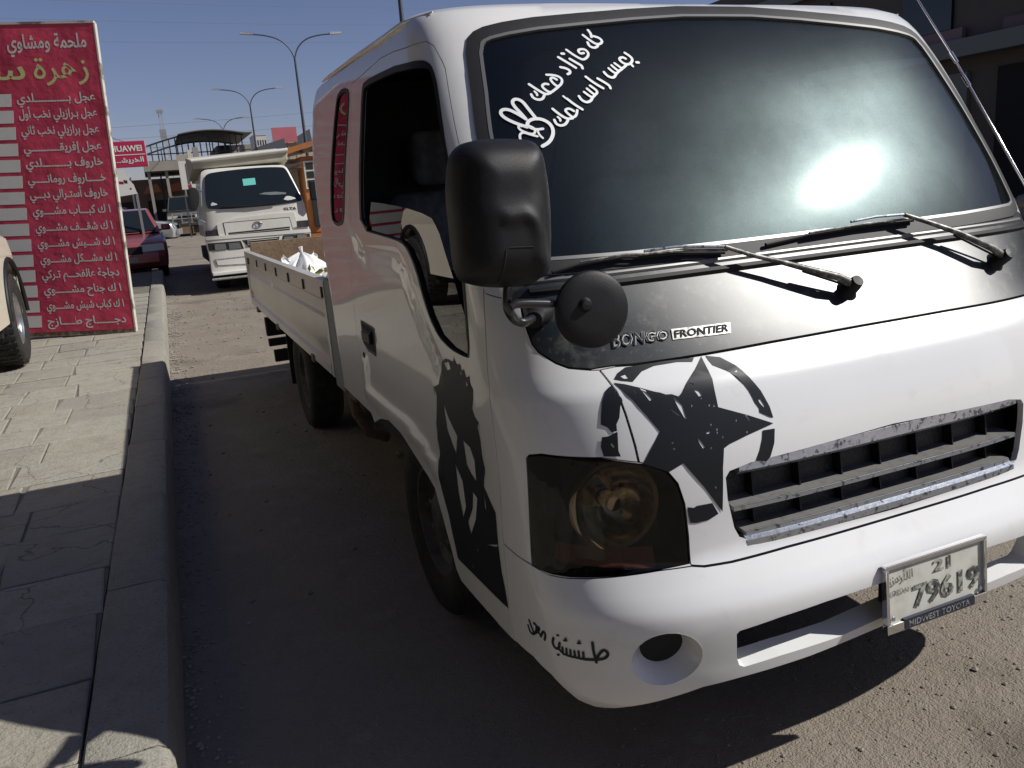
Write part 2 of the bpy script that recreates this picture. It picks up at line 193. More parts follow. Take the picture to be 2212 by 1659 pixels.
# ---- measured outlines on the cab surface: (arc position, height)
D = {'ws': [(0.2,1.214),(0.4,1.216),(0.56,1.222),(0.6,1.235),(0.61,1.27),(0.607,1.38),(0.5951,1.5358),(0.5844,1.6258),(0.5794,1.693),(0.5769,1.7237),(0.5668,1.7583),(0.5531,1.7729),(0.5332,1.7835),(0.4967,1.7938),(0.4379,1.8056),(0.3446,1.8176),(0.2357,1.8302),(0.1,1.8405)],'garn_bottom': [(0.6366,1.1609),(0.6482,1.1354),(0.6642,1.084),(0.6594,1.0678),(0.6315,1.0446),(0.6088,1.0342),(0.5636,1.0272),(0.516,1.0297),(0.4813,1.0281),(0.3612,1.029),(0.2207,1.0313)],'seam_door': [(0.7426,1.2022),(0.802,1.1423),(0.8894,1.0632),(0.9337,1.0182),(0.9565,0.9621),(0.9542,0.8702),(0.952,0.7491),(0.9651,0.616),(0.9898,0.4441)],'seam_up': [(1.2705,1.7841),(0.8563,1.7674),(0.6918,1.7658),(0.6613,1.7515),(0.6421,1.7102),(0.6371,1.6905),(0.6481,1.504)],'seam_rear': [(2.1624,1.2606),(2.2964,1.1152),(2.341,1.0124),(2.3401,0.9553)],'hood_seam': [(0.5487,1.0265),(0.5359,0.9847),(0.5289,0.9377),(0.5216,0.8735),(0.5189,0.8377)],'bump_top': [(0.809,0.5997),(0.7463,0.5896),(0.6935,0.5898),(0.5854,0.5966),(0.5,0.602),(0.4427,0.6017),(0.4206,0.5963),(0.3721,0.5948),(0.2607,0.591),(0.0321,0.5917)],'low': [(1.2674,0.3682),(1.1108,0.3709),(0.9439,0.3736),(0.8519,0.3671),(0.7803,0.3419),(0.7309,0.3032),(0.7096,0.2834),(0.6674,0.262),(0.6229,0.2641),(0.5435,0.2887),(0.4418,0.3212),(0.3688,0.3266),(0.2306,0.3316)],'arch': [(2.2309,0.6268),(2.1252,0.6629),(1.9898,0.6889),(1.8628,0.677),(1.7371,0.6433),(1.5929,0.6067),(1.5461,0.5903),(1.4901,0.5111),(1.4484,0.4452),(1.4209,0.3909),(1.385,0.3682)],'headl': [(0.7868,0.8461),(0.7746,0.8535),(0.731,0.8592),(0.5869,0.8533),(0.5032,0.833),(0.4724,0.8139),(0.456,0.7845),(0.4463,0.7372),(0.443,0.6644),(0.4442,0.6055),(0.5198,0.6002),(0.6109,0.5952),(0.6876,0.5913),(0.7411,0.5914),(0.7798,0.5949),(0.806,0.5981),(0.796,0.7305)],'refl_c': [(0.5733,0.7378)],'grille': [(0.3705,0.7802),(0.3627,0.7932),(0.3224,0.803),(0.1603,0.8102),(-0.0339,0.8172),(0.0239,0.6148),(0.1683,0.6167),(0.3301,0.6305),(0.3497,0.64),(0.3591,0.6651),(0.3691,0.7328)],'slot': [(0.3911,0.4525),(0.3856,0.4596),(0.3106,0.4703),(0.2182,0.4768),(0.1639,0.4781),(0.1692,0.3622),(0.2978,0.3615),(0.3677,0.3567),(0.3783,0.3646),(0.3847,0.3878)],'win': [(1.5229,1.7309),(1.4811,1.7491),(1.2584,1.7436),(0.8979,1.7286),(0.7387,1.7217),(0.6957,1.7115),(0.681,1.6946),(0.6752,1.6484),(0.6934,1.5248),(0.7331,1.3937),(0.7993,1.283),(1.0143,1.1276),(1.1182,1.0362),(1.1898,1.0337),(1.2659,1.0373),(1.3503,1.057),(1.3978,1.1024),(1.4202,1.1638),(1.4242,1.2348),(1.445,1.27),(1.4878,1.2871),(1.6097,1.2956),(1.9391,1.314),(1.8025,1.4472),(1.6457,1.5845)],'quarter': [(1.8746,1.7543),(1.8165,1.7681),(1.7434,1.7672),(1.6904,1.7528),(1.709,1.7161),(1.8217,1.5993),(2.0081,1.4537),(2.1591,1.3389),(2.232,1.3222),(2.326,1.324),(2.3656,1.3492),(2.2794,1.4337),(2.0697,1.5921),(1.9255,1.7166)],'handle': [(2.2459,0.9949),(2.0897,0.9909),(2.0657,0.987),(2.0809,0.8972),(2.1897,0.8997),(2.2445,0.9197)],'key': [(2.2623,0.8702)],'emb1': [(2.0608,1.2689),(2.0016,1.2431),(1.6649,1.2456),(1.5755,1.2358),(1.5425,1.2082),(1.4803,1.0607),(1.4032,0.9777)],'emb2': [(2.2531,0.8192),(2.2859,0.7292),(1.9982,0.7166),(1.776,0.7188),(1.6218,0.6987),(1.4911,0.6556)],'star': [(0.3619,1.0258),(0.3642,0.984),(0.3666,0.9615),(0.3668,0.928),(0.3173,0.9024),(0.2707,0.8753),(0.3198,0.8624),(0.3575,0.85),(0.3688,0.8429),(0.3744,0.8021),(0.3795,0.7071),(0.4094,0.7676),(0.4425,0.8259),(0.4691,0.812),(0.4933,0.8258),(0.5118,0.8355),(0.492,0.8679),(0.4745,0.8962),(0.4929,0.931),(0.5111,0.9643),(0.5347,0.9997),(0.5154,0.995),(0.4929,0.9865),(0.4703,0.9761),(0.4609,0.9729),(0.4519,0.9678),(0.4419,0.967),(0.4314,0.9608),(0.4231,0.9672),(0.4097,0.984),(0.4036,0.9903),(0.3847,1.0051)],'star_h': [((0.4031,0.9716),(0.3941,0.9662),(0.3895,0.9557),(0.3966,0.955)),((0.4933,0.9854),(0.4846,0.9799),(0.4768,0.9599),(0.4826,0.9599)),((0.4072,0.9843),(0.3988,0.9803),(0.4012,0.9781),(0.407,0.9817)),((0.4508,0.9385),(0.4448,0.9337),(0.4343,0.9214),(0.4382,0.9228)),((0.4412,0.9623),(0.4347,0.9528),(0.428,0.9427),(0.4247,0.9119),(0.4289,0.9174),(0.4356,0.9381)),((0.4117,0.8727),(0.4075,0.866),(0.4009,0.8506),(0.406,0.8504),(0.4111,0.8646)),((0.3958,0.8817),(0.3881,0.8823),(0.3893,0.8785),(0.3949,0.878)),((0.3192,0.9024),(0.3123,0.8881),(0.3142,0.8877),(0.3213,0.9004)),((0.507,0.9863),(0.5025,0.984),(0.5002,0.9736),(0.502,0.9734)),((0.413,0.941),(0.4098,0.9412),(0.4098,0.9377),(0.4127,0.9366)),((0.3745,0.9338),(0.3713,0.934),(0.3713,0.9304),(0.3743,0.9294)),((0.3827,0.9364),(0.3796,0.9367),(0.3795,0.9331),(0.3825,0.9321)),((0.3401,0.8973),(0.3368,0.8975),(0.3366,0.8938),(0.3397,0.8929)),((0.3859,0.8975),(0.3827,0.8976),(0.3826,0.894),(0.3855,0.893)),((0.3772,0.8858),(0.374,0.886),(0.3738,0.8823),(0.3768,0.8813)),((0.3774,0.8794),(0.3742,0.8796),(0.3741,0.876),(0.377,0.8749)),((0.3692,0.8682),(0.366,0.8683),(0.3658,0.8646),(0.3687,0.8636)),((0.4575,0.8723),(0.4545,0.8726),(0.4542,0.869),(0.4571,0.8678)),((0.4564,0.8593),(0.4534,0.8596),(0.4531,0.856),(0.456,0.8548)),((0.3924,0.8498),(0.3892,0.8499),(0.3889,0.8462),(0.3918,0.8452)),((0.3242,0.8699),(0.3209,0.87),(0.3207,0.8663),(0.3238,0.8653)),((0.3912,0.7653),(0.388,0.7655),(0.3875,0.7615),(0.3904,0.7604)),((0.3938,0.9522),(0.3905,0.9524),(0.3906,0.9489),(0.3935,0.9478))],'ring': [((0.3538,1.026),(0.3301,1.0192),(0.3111,1.0007),(0.2976,0.9763),(0.2827,0.9459),(0.2722,0.9115),(0.2689,0.8864),(0.2761,0.89),(0.293,0.9028),(0.2926,0.9116),(0.2985,0.9248),(0.3046,0.9501),(0.3187,0.98),(0.3332,0.9953),(0.3515,1.0072),(0.3535,1.0167)),((0.2933,0.865),(0.2696,0.864),(0.2742,0.834),(0.2845,0.8069),(0.2928,0.7983),(0.313,0.8042),(0.3039,0.8239),(0.2964,0.8472)),((0.4417,0.7307),(0.4299,0.727),(0.4247,0.7302),(0.3971,0.7307),(0.387,0.7046),(0.4054,0.6945),(0.4262,0.6925),(0.4374,0.6949),(0.4401,0.7118)),((0.545,0.9937),(0.5389,0.9949),(0.5385,0.9823),(0.5305,0.9721),(0.5295,0.9655),(0.5358,0.9554),(0.5416,0.9327),(0.5492,0.9197),(0.5501,0.9068),(0.5606,0.905),(0.5664,0.9153),(0.5785,0.922),(0.5755,0.9394),(0.5685,0.9661),(0.5551,0.9875)),((0.5806,0.8965),(0.5693,0.897),(0.5496,0.9052),(0.5506,0.8943),(0.5533,0.8668),(0.5502,0.8545),(0.5825,0.8568),(0.5855,0.877)),((0.5311,1.0057),(0.5195,1.0161),(0.5006,1.0249),(0.4736,1.026),(0.4294,1.0272),(0.3756,1.0257),(0.3823,1.0186),(0.4073,1.0225),(0.4498,1.0213),(0.4762,1.0139),(0.4999,0.9978),(0.5192,1.0017))],'ring_h': [((0.2919,0.9296),(0.2863,0.9285),(0.2808,0.9132),(0.2838,0.9118),(0.2896,0.9211)),((0.5073,1.0118),(0.5054,1.0044),(0.5125,1.0045),(0.5175,1.0093)),((0.5646,0.8836),(0.5595,0.8753),(0.5616,0.873),(0.5658,0.8797))],'stick': [(1.355,0.9946),(1.3248,1.0061),(1.2979,1.0082),(1.2666,1.0068),(1.2544,1.019),(1.2457,1.006),(1.2169,1.0087),(1.2125,0.9949),(1.192,1.0005),(1.1824,0.9836),(1.1602,0.9896),(1.1568,0.9719),(1.1355,0.9624),(1.1435,0.937),(1.1604,0.9134),(1.1463,0.8954),(1.1006,0.8869),(1.1201,0.874),(1.1009,0.8436),(1.0979,0.8066),(1.0811,0.78),(1.1112,0.7281),(1.0081,0.6824),(1.0129,0.6031),(1.0148,0.5367),(0.9879,0.4515),(1.1652,0.4461),(1.3884,0.4358),(1.4329,0.5476),(1.4725,0.6098),(1.4731,0.6944),(1.4537,0.7194),(1.4611,0.7662),(1.4574,0.8105),(1.4302,0.8875),(1.4462,0.9101),(1.4041,0.9251),(1.3876,0.9556),(1.3657,0.9817)],'stick_h': [((1.3789,0.8979),(1.3747,0.876),(1.3456,0.8458),(1.2899,0.8116),(1.3126,0.758),(1.3441,0.7865),(1.3673,0.8085),(1.3773,0.8524)),((1.2461,0.8117),(1.1993,0.8064),(1.1749,0.7784),(1.1764,0.7258),(1.2071,0.7341),(1.2373,0.752)),((1.3267,0.7263),(1.2815,0.6935),(1.2737,0.6266),(1.3047,0.5877),(1.3248,0.652)),((1.2089,0.6891),(1.1806,0.6805),(1.2052,0.6182),(1.254,0.5589),(1.2695,0.5861),(1.224,0.639)),((1.1149,0.7188),(1.1029,0.6694),(1.1183,0.6728)),((1.3422,0.9923),(1.3001,1.0014),(1.2918,0.9855),(1.3203,0.9762)),((1.2252,1.0011),(1.211,0.9867),(1.2253,0.9821)),((1.1897,0.9781),(1.173,0.9668),(1.1864,0.9601)),((1.1347,0.5748),(1.0099,0.6029),(1.0337,0.5921),(1.0879,0.5825)),((1.2659,0.4737),(1.259,0.4621),(1.2652,0.4619)),((1.2158,0.5363),(1.208,0.5292),(1.2154,0.5281))],'ws_text': [(0.0072,((0.337,1.774),(0.3337,1.765),(0.3348,1.7561))),(0.0071,((0.3505,1.7612),(0.3412,1.7483),(0.3314,1.7369),(0.3219,1.7367),(0.3153,1.7445),(0.3198,1.7537),(0.33,1.7579))),(0.0071,((0.3464,1.7417),(0.3456,1.7315),(0.3377,1.7265),(0.3298,1.7301),(0.3263,1.7368))),(0.0066,((0.3915,1.7233),(0.38,1.7081),(0.3682,1.6969),(0.3613,1.6989),(0.3534,1.7074),(0.3521,1.7161),(0.3567,1.724),(0.3665,1.7243),(0.3708,1.7199),(0.3678,1.7122),(0.3609,1.7142))),(0.0074,((0.4023,1.7136),(0.3986,1.7134))),(0.007,((0.4104,1.7048),(0.3966,1.6903),(0.3847,1.677))),(0.007,((0.3906,1.6998),(0.3797,1.6886),(0.3726,1.6819),(0.3726,1.675))),(0.0069,((0.4119,1.6795),(0.4026,1.6765),(0.3964,1.6699),(0.3985,1.6636),(0.4027,1.6617))),(0.0064,((0.4401,1.6618),(0.4299,1.6609),(0.4203,1.6572),(0.4151,1.6496),(0.418,1.6393),(0.4256,1.6314),(0.4316,1.638),(0.4364,1.6507),(0.431,1.6557),(0.4249,1.6491))),(0.0064,((0.4256,1.6314),(0.4345,1.6236),(0.4415,1.6179),(0.4489,1.6245),(0.454,1.6351),(0.4471,1.6408),(0.4417,1.6385))),(0.0068,((0.474,1.6404),(0.4652,1.6296),(0.4558,1.6187),(0.4494,1.6142),(0.4415,1.6179))),(0.0067,((0.475,1.6159),(0.4737,1.6077),(0.4662,1.6021),(0.4581,1.6035),(0.4534,1.6124))),(0.0056,((0.468,1.6226),(0.465,1.6162),(0.4656,1.6132))),(0.0072,((0.2779,1.7119),(0.2694,1.7032),(0.2657,1.6942),(0.2736,1.6833),(0.2834,1.6813),(0.2923,1.6882),(0.2951,1.6971),(0.2866,1.7013),(0.2807,1.6968))),(0.0067,((0.2736,1.6833),(0.271,1.6766))),(0.0076,((0.26,1.6863),(0.2556,1.6861))),(0.0067,((0.2837,1.6802),(0.2955,1.6707),(0.3007,1.6774),(0.3073,1.6853))),(0.0067,((0.2955,1.6707),(0.3043,1.6644),(0.3095,1.6711),(0.3149,1.68))),(0.0067,((0.3043,1.6644),(0.3113,1.6582),(0.3181,1.6649),(0.3229,1.6727))),(0.0071,((0.3113,1.6582),(0.3192,1.6477),(0.3285,1.6512),(0.3332,1.6589),(0.3346,1.6633))),(0.007,((0.3509,1.6478),(0.3403,1.6378),(0.3326,1.629),(0.3325,1.6226))),(0.0069,((0.3721,1.653),(0.3601,1.6365),(0.3464,1.6232))),(0.0065,((0.3694,1.6306),(0.3609,1.6197),(0.3594,1.6133),(0.3655,1.6073),(0.3692,1.6117),(0.3766,1.6236))),(0.0065,((0.3655,1.6073),(0.3716,1.6014),(0.3768,1.6059),(0.3838,1.6156))),(0.0069,((0.3716,1.6014),(0.3766,1.5934),(0.3852,1.5897),(0.3928,1.5963),(0.3952,1.6058))),(0.0068,((0.4172,1.6009),(0.4071,1.5859),(0.3964,1.574))),(0.0052,((0.4224,1.6074),(0.4191,1.6021))),(0.0064,((0.4057,1.5725),(0.4098,1.5606),(0.417,1.555),(0.4234,1.5656),(0.4273,1.574),(0.4191,1.5785),(0.4119,1.5709))),(0.0067,((0.4466,1.5784),(0.438,1.5646),(0.4276,1.5528),(0.4179,1.5541))),(0.0067,((0.4492,1.5524),(0.4484,1.5433),(0.4425,1.5378),(0.4334,1.5401),(0.4269,1.5497))),(0.0055,((0.4421,1.5588),(0.439,1.5535),(0.4399,1.5496))),(0.0082,((0.4782,1.5567),(0.4872,1.5824),(0.4938,1.601),(0.5043,1.6068),(0.5115,1.6003),(0.5094,1.5881),(0.502,1.5735),(0.4958,1.5581))),(0.0082,((0.4958,1.5581),(0.5057,1.5698),(0.5208,1.583),(0.533,1.583),(0.5371,1.5744),(0.5322,1.5641),(0.5169,1.5509),(0.4975,1.5394))),(0.0086,((0.4967,1.5433),(0.4932,1.5529),(0.4822,1.558),(0.4698,1.556),(0.4591,1.5462),(0.4558,1.5319),(0.4594,1.5164),(0.4692,1.5014),(0.4822,1.4938))),(0.0066,((0.4957,1.5412),(0.4899,1.5348),(0.482,1.5322),(0.4725,1.5333))),(0.0051,((0.482,1.5322),(0.4818,1.5203),(0.4773,1.512))),(0.0058,((0.5098,1.5464),(0.5129,1.5387),(0.5081,1.5304),(0.4929,1.5213),(0.486,1.5266),(0.4867,1.5365),(0.4967,1.5433),(0.507,1.5422))),(0.0058,((0.5153,1.5115),(0.5141,1.5231),(0.5071,1.5284),(0.4957,1.5215),(0.4854,1.5167)))],'bump_text': [(0.0069,((0.8615,0.4619),(0.849,0.4452),(0.8416,0.4358))),(0.0069,((0.8679,0.4459),(0.8604,0.432),(0.8454,0.4299),(0.83,0.4419),(0.8283,0.46),(0.8391,0.4612))),(0.0064,((0.8302,0.4395),(0.814,0.454),(0.8209,0.4587),(0.8264,0.4477),(0.811,0.4377))),(0.0064,((0.8125,0.4359),(0.8007,0.4535),(0.7924,0.4469),(0.7974,0.4313))),(0.0067,((0.7648,0.4456),(0.7696,0.4326),(0.7611,0.42),(0.7483,0.4222),(0.7455,0.4384))),(0.0055,((0.7521,0.456),(0.7487,0.4569))),(0.0055,((0.7523,0.4055),(0.7488,0.4065))),(0.0059,((0.7483,0.4222),(0.7359,0.4128),(0.7371,0.4285))),(0.0059,((0.7359,0.4128),(0.7242,0.412),(0.7255,0.4282))),(0.0059,((0.7242,0.412),(0.7126,0.4111),(0.7144,0.4272))),(0.0058,((0.7126,0.4111),(0.7014,0.4118),(0.7031,0.4274))),(0.0058,((0.7014,0.4118),(0.6901,0.4113),(0.6923,0.4288))),(0.0058,((0.6901,0.4113),(0.6788,0.4116),(0.6806,0.4288))),(0.0066,((0.6788,0.4116),(0.6541,0.4139),(0.6303,0.4197),(0.6222,0.4336),(0.6326,0.4446),(0.6441,0.43),(0.6508,0.4125))),(0.0065,((0.6583,0.4577),(0.6559,0.4352),(0.6491,0.408))),(0.005,((0.7312,0.4486),(0.7239,0.4504))),(0.005,((0.7273,0.4541),(0.7263,0.4543))),(0.005,((0.6939,0.4503),(0.6875,0.4514))),(0.005,((0.6911,0.4553),(0.6897,0.4556)))],'bongo': [(0.5053,1.0616),(0.4026,1.0643),(0.4917,1.0912),(0.3946,1.0833)],'frontier': [(0.3961,1.0633),(0.2877,1.0595),(0.3899,1.0838),(0.279,1.0799)],'w1arm': [(-0.012,1.1053),(0.0266,1.1213),(0.0913,1.1505),(0.1405,1.1737),(0.196,1.1985),(0.2425,1.2249)],'w1fore': [(0.2425,1.2249),(0.2943,1.2328),(0.3345,1.2384),(0.3867,1.2385)],'w1blade': [(0.2335,1.2202),(0.319,1.2305),(0.3985,1.2335),(0.4183,1.2365),(0.4941,1.2312),(0.5424,1.2214)],'w2arm': [(-0.4309,1.1162),(-0.3952,1.1358),(-0.3297,1.186),(-0.2743,1.2201),(-0.2197,1.247)],'w2fore': [(-0.2197,1.247),(-0.1495,1.2507),(-0.0826,1.2476)],'w2blade': [(-0.2596,1.2406),(-0.1148,1.241),(0.032,1.2354),(0.1375,1.2258)],'strip': [(0.4248,1.1824),(0.2159,1.1895),(0.0428,1.1888),(-0.126,1.1988),(-0.3006,1.1997)],'mir': [(-0.0629,0.16,1.4968),(-0.0359,0.16,1.4973),(0.0098,0.16,1.495),(0.0406,0.16,1.491),(0.0557,0.16,1.482),(0.0638,0.16,1.4636),(0.068,0.16,1.4354),(0.0711,0.16,1.3899),(0.0701,0.16,1.3326),(0.0656,0.16,1.272),(0.0606,0.16,1.2493),(0.0516,0.16,1.24),(0.0298,0.16,1.2336),(0.013,0.16,1.2267),(-0.0287,0.16,1.2273),(-0.0752,0.16,1.2343),(-0.0992,0.16,1.2414),(-0.1134,0.16,1.2516),(-0.1199,0.16,1.2779),(-0.1206,0.16,1.3172),(-0.1206,0.16,1.3613),(-0.1213,0.16,1.4045),(-0.1147,0.16,1.4498),(-0.1082,0.16,1.4707),(-0.0982,0.16,1.4834),(-0.084,0.16,1.4928)],'mir_em': [(-0.0423,0.16,1.3581),(-0.0077,0.16,1.3617),(0.0116,0.16,1.3478),(0.0192,0.16,1.3229),(0.0203,0.16,1.2768),(0.0258,0.16,1.2853),(0.0205,0.16,1.2391)],'mir_sq': [(-0.0587,0.16,1.2439),(-0.0503,0.16,1.3031),(-0.0438,0.16,1.3059),(0.0031,0.16,1.3027),(0.0071,0.16,1.293),(0.0046,0.16,1.2351)],'disc': [(0.1264,0.12,1.1701),(0.059,0.12,1.1847),(0.1969,0.12,1.167),(0.126,0.12,1.245),(0.1199,0.12,1.0944),(0.0955,0.12,1.186)],'arm1': [(-0.0251,0.17,1.2378),(-0.0308,0.17,1.209),(-0.0296,0.17,1.1852),(-0.0044,0.2,1.1574),(0.0183,0.2,1.1497),(0.046,0.2,1.1583),(0.1211,0.27,1.1487)],'arm2': [(-0.0327,0.15,1.1935),(-0.0195,0.15,1.1992),(0.0447,0.15,1.1904),(0.0975,0.15,1.1813),(0.1112,0.15,1.1841),(0.1085,0.15,1.1936),(0.0987,0.15,1.1993)],'rows': [((0.886,2.37),(0.106,2.373)),((0.888,2.217),(0.107,2.219)),((0.888,2.056),(0.109,2.058)),((0.889,1.89),(0.106,1.891)),((0.891,1.734),(0.11,1.737)),((0.893,1.576),(0.103,1.578)),((0.894,1.422),(0.101,1.425)),((0.891,1.256),(0.095,1.258)),((0.887,1.088),(0.095,1.089)),((0.889,0.925),(0.094,0.926)),((0.885,0.761),(0.092,0.761)),((0.892,0.602),(0.09,0.602)),((0.893,0.442),(0.088,0.441)),((0.889,0.274),(0.081,0.272)),((0.903,0.106),(0.08,0.103))],'seam_rear_up': [(1.5731,1.8004),(1.6516,1.7652),(1.7865,1.5963),(1.9943,1.4011)],'blade1': [(0.353,0.7055),(0.1997,0.6991),(0.0095,0.6987),(-0.2031,0.711)],'blade2': [(0.3228,0.6485),(0.1575,0.6385),(0.0111,0.6374),(-0.2033,0.6501)],'ant': [(1.8,0.906,1.907),(1.8,0.733,1.7),(1.8,0.684,1.623),(1.8,0.478,1.308)],'glass_low': [(1.8014,1.3504),(1.7253,1.3998),(1.5572,1.3913),(1.3619,1.3778),(1.2357,1.364),(1.1709,1.3519),(1.1396,1.3156),(1.1404,1.2654),(1.1317,1.1894),(1.0838,1.1247),(1.0918,1.072),(1.1392,1.0375),(1.1883,1.0361),(1.2635,1.0414),(1.3413,1.0612),(1.3848,1.1057),(1.4058,1.165),(1.4091,1.2355),(1.4304,1.2726),(1.4801,1.2912),(1.6058,1.2991),(1.8444,1.313)],'d': {'cab': ((0.263,2.046),(0.351,2.073),(1.06,2.078),(1.497,2.071),(1.588,2.045),(1.639,1.903),(1.754,1.503),(1.779,1.39),(1.798,1.165),(1.808,0.93),(0.138,0.965),(0.135,1.166),(0.152,1.414),(0.176,1.625),(0.208,1.873),(0.235,2.006)),'ws': ((0.284,1.94),(0.315,1.988),(0.428,2.017),(1.054,2.049),(1.49,2.036),(1.573,2.006),(1.632,1.819),(1.739,1.504),(1.737,1.453),(1.117,1.421),(0.257,1.427),(0.233,1.514),(0.244,1.692)),'panel': ((0.341,1.264),(1.549,1.303),(1.586,1.258),(1.594,0.987),(0.444,0.972),(0.341,0.981)),'inner': ((0.445,1.207),(1.48,1.208),(1.515,0.985),(0.459,0.977)),'slot1': ((0.495,1.052),(1.47,1.064),(1.47,1.04),(0.495,1.028)),'slot2': ((0.491,1.022),(1.469,1.03),(1.47,1.008),(0.494,0.998)),'lampr': ((1.605,1.141),(1.808,1.142),(1.807,1.034),(1.599,1.03)),'lampl': ((0.148,1.102),(0.33,1.116),(0.339,1.025),(0.148,1.025)),'bump': ((0.138,0.965),(1.808,0.93),(1.788,0.753),(0.16,0.713)),'bl': ((0.156,0.913),(0.665,0.908),(0.696,0.781),(0.158,0.795)),'bc': ((0.688,0.915),(1.286,0.914),(1.226,0.798),(0.777,0.793)),'br': ((1.343,0.927),(1.788,0.922),(1.782,0.806),(1.288,0.798)),'ll1': ((0.257,0.894),(0.423,0.886),(0.426,0.791),(0.251,0.798)),'ll2': ((0.467,0.886),(0.635,0.884),(0.662,0.79),(0.47,0.79)),'lr1': ((1.359,0.907),(1.503,0.902),(1.5,0.809),(1.332,0.807)),'lr2': ((1.57,0.915),(1.73,0.909),(1.725,0.806),(1.565,0.808)),'lower': ((0.16,0.713),(1.788,0.753),(1.759,0.451),(0.152,0.44)),'lowin': ((0.243,0.631),(0.714,0.637),(0.7,0.536),(0.258,0.556)),'step': ((0.149,0.421),(0.712,0.377),(0.705,0.331),(0.152,0.384)),'logo': ((0.965,1.142),(0.894,1.149),(1.036,1.136),(0.972,1.191)),'delta': ((1.359,1.328),(1.628,1.332),(1.392,1.37),(1.624,1.377)),'stick': ((0.852,1.879),(1.05,1.884),(1.047,1.777),(0.849,1.77)),'reflect': ((1.062,1.621),(1.156,1.641),(1.338,1.64),(1.498,1.615),(1.493,1.588),(1.256,1.593)),'mirror': ((-0.007,1.782),(0.044,1.799),(0.118,1.781),(0.146,1.699),(0.126,1.54),(0.068,1.448),(-0.002,1.436),(-0.042,1.501)),'boxb': ((0.131,2.175),(1.64,2.275),(1.607,2.064),(0.26,2.05),(0.146,2.084)),'boxside': ((0.136,2.419),(0.188,2.416),(0.082,0.992),(-0.019,0.404),(0.114,1.417)),'white': ((-0.094,2.27),(0.13,2.284),(0.108,1.773),(-0.103,1.78))}}
# ---- cab surface
X0=.86; T0=1.15
KN=[ # v, z, yfront, yside, halfwidth, exponent, yrear
(.20,.20,.11,.56,.795,3.0,2.17),(.235,.235,.07,.52,.82,3.0,2.17),(.26,.26,.058,.51,.835,3.1,2.17),(.30,.30,.038,.50,.85,3.2,2.17),(.36,.36,.024,.50,.858,3.3,2.17),(.498,.498,0,.50,.86,3.3,2.17),
(.515,.515,.005,.50,.86,3.3,2.17),(.58,.58,.045,.50,.86,3.3,2.17),(.61,.61,.062,.50,.86,3.3,2.17),(.80,.80,.075,.50,.86,3.3,2.18),(.95,.95,.11,.50,.86,3.3,2.2),(.985,.985,.127,.50,.86,3.3,2.2),
(1.005,1.005,.148,.50,.86,3.3,2.205),(1.04,1.04,.182,.51,.86,3.4,2.21),(1.19,1.19,.30,.56,.862,4.6,2.22),(1.25,1.25,.335,.60,.862,5,2.225),(1.50,1.50,.49,.775,.858,5.5,2.25),(1.75,1.75,.65,.95,.832,5.5,2.25),
(1.82,1.82,.705,1.01,.815,5.2,2.23),(1.855,1.850,.74,1.05,.798,4.6,2.21),(1.89,1.864,.80,1.10,.745,3.6,2.16),(1.93,1.880,.88,1.17,.67,3.1,2.1),(1.98,1.897,1.0,1.26,.60,2.8,1.98),(2.02,1.906,1.15,1.38,.43,2.5,1.82),(2.06,1.911,1.38,1.5,.16,2.2,1.65),(2.08,1.912,1.50,1.51,.01,2,1.52)]
import math
def _pchip(xs,ys):
    n=len(xs);h=[xs[i+1]-xs[i] for i in range(n-1)];d=[(ys[i+1]-ys[i])/h[i] for i in range(n-1)]
    m=[0]*n;m[0]=d[0];m[-1]=d[-1]
    for i in range(1,n-1):
        if d[i-1]*d[i]>0:
            w1=2*h[i]+h[i-1];w2=h[i]+2*h[i-1];m[i]=(w1+w2)/(w1/d[i-1]+w2/d[i])
    def f(x):
        if x<=xs[0]: return ys[0]+(x-xs[0])*m[0]
        if x>=xs[-1]: return ys[-1]+(x-xs[-1])*m[-1]
        lo,hi=0,n-1
        while hi-lo>1:
            k=(lo+hi)//2
            if xs[k]<=x: lo=k
            else: hi=k
        t=(x-xs[lo])/h[lo];a=h[lo]
        return (2*t**3-3*t*t+1)*ys[lo]+(t**3-2*t*t+t)*a*m[lo]+(-2*t**3+3*t*t)*ys[lo+1]+(t**3-t*t)*a*m[lo+1]
    return f
_F=[_pchip([k[0] for k in KN],[k[j] for k in KN]) for j in range(1,7)]
_cache={}
def params(v):
    k=round(v,5)
    if k not in _cache: _cache[k]=[f(v) for f in _F]
    return _cache[k]
RR=.11
def shell_raw(t,v):
    z,yf,ys,hw,n,yr=params(v)
    sg=1 if t>=0 else -1; a=abs(t); D=ys-yf
    if a<T0:
        ph=a/T0*math.pi/2; s=math.sin(ph);c=max(math.cos(ph),0)
        r=(s**n+c**n)**(-1/n)
        x=hw*s*r; y=ys-D*c*r
    else:
        y=ys+(a-T0); x=hw
        R=min(RR,hw*.6); e=y-(yr-R)
        if e>0:
            an=e/R
            if an<math.pi/2: x=hw-R+R*math.cos(an); y=yr-R+R*math.sin(an)
            else: x=hw-R-(e-R*math.pi/2)*1.0; y=yr
            if x<0: x=0
    return [X0-sg*x,y,z]
def seg_d(p,pl):
    b=9
    for i in range(len(pl)-1):
        ax,ay=pl[i];bx,by=pl[i+1];dx,dy=bx-ax,by-ay
        u=((p[0]-ax)*dx+(p[1]-ay)*dy)/(dx*dx+dy*dy+1e-12);u=max(0,min(1,u))
        d=math.hypot(p[0]-ax-u*dx,p[1]-ay-u*dy)
        if d<b:b=d
    return b
EMB=[] # (polyline in (|t|,v), height, width)
def emb(t,v):
    if not EMB: return 0
    a=abs(t);h=0
    for pl,hh,w,bb in EMB:
        if bb[0]<a<bb[1] and bb[2]<v<bb[3]:
            d=seg_d((a,v),pl); h+=hh*math.exp(-(d/w)**2)
    return h
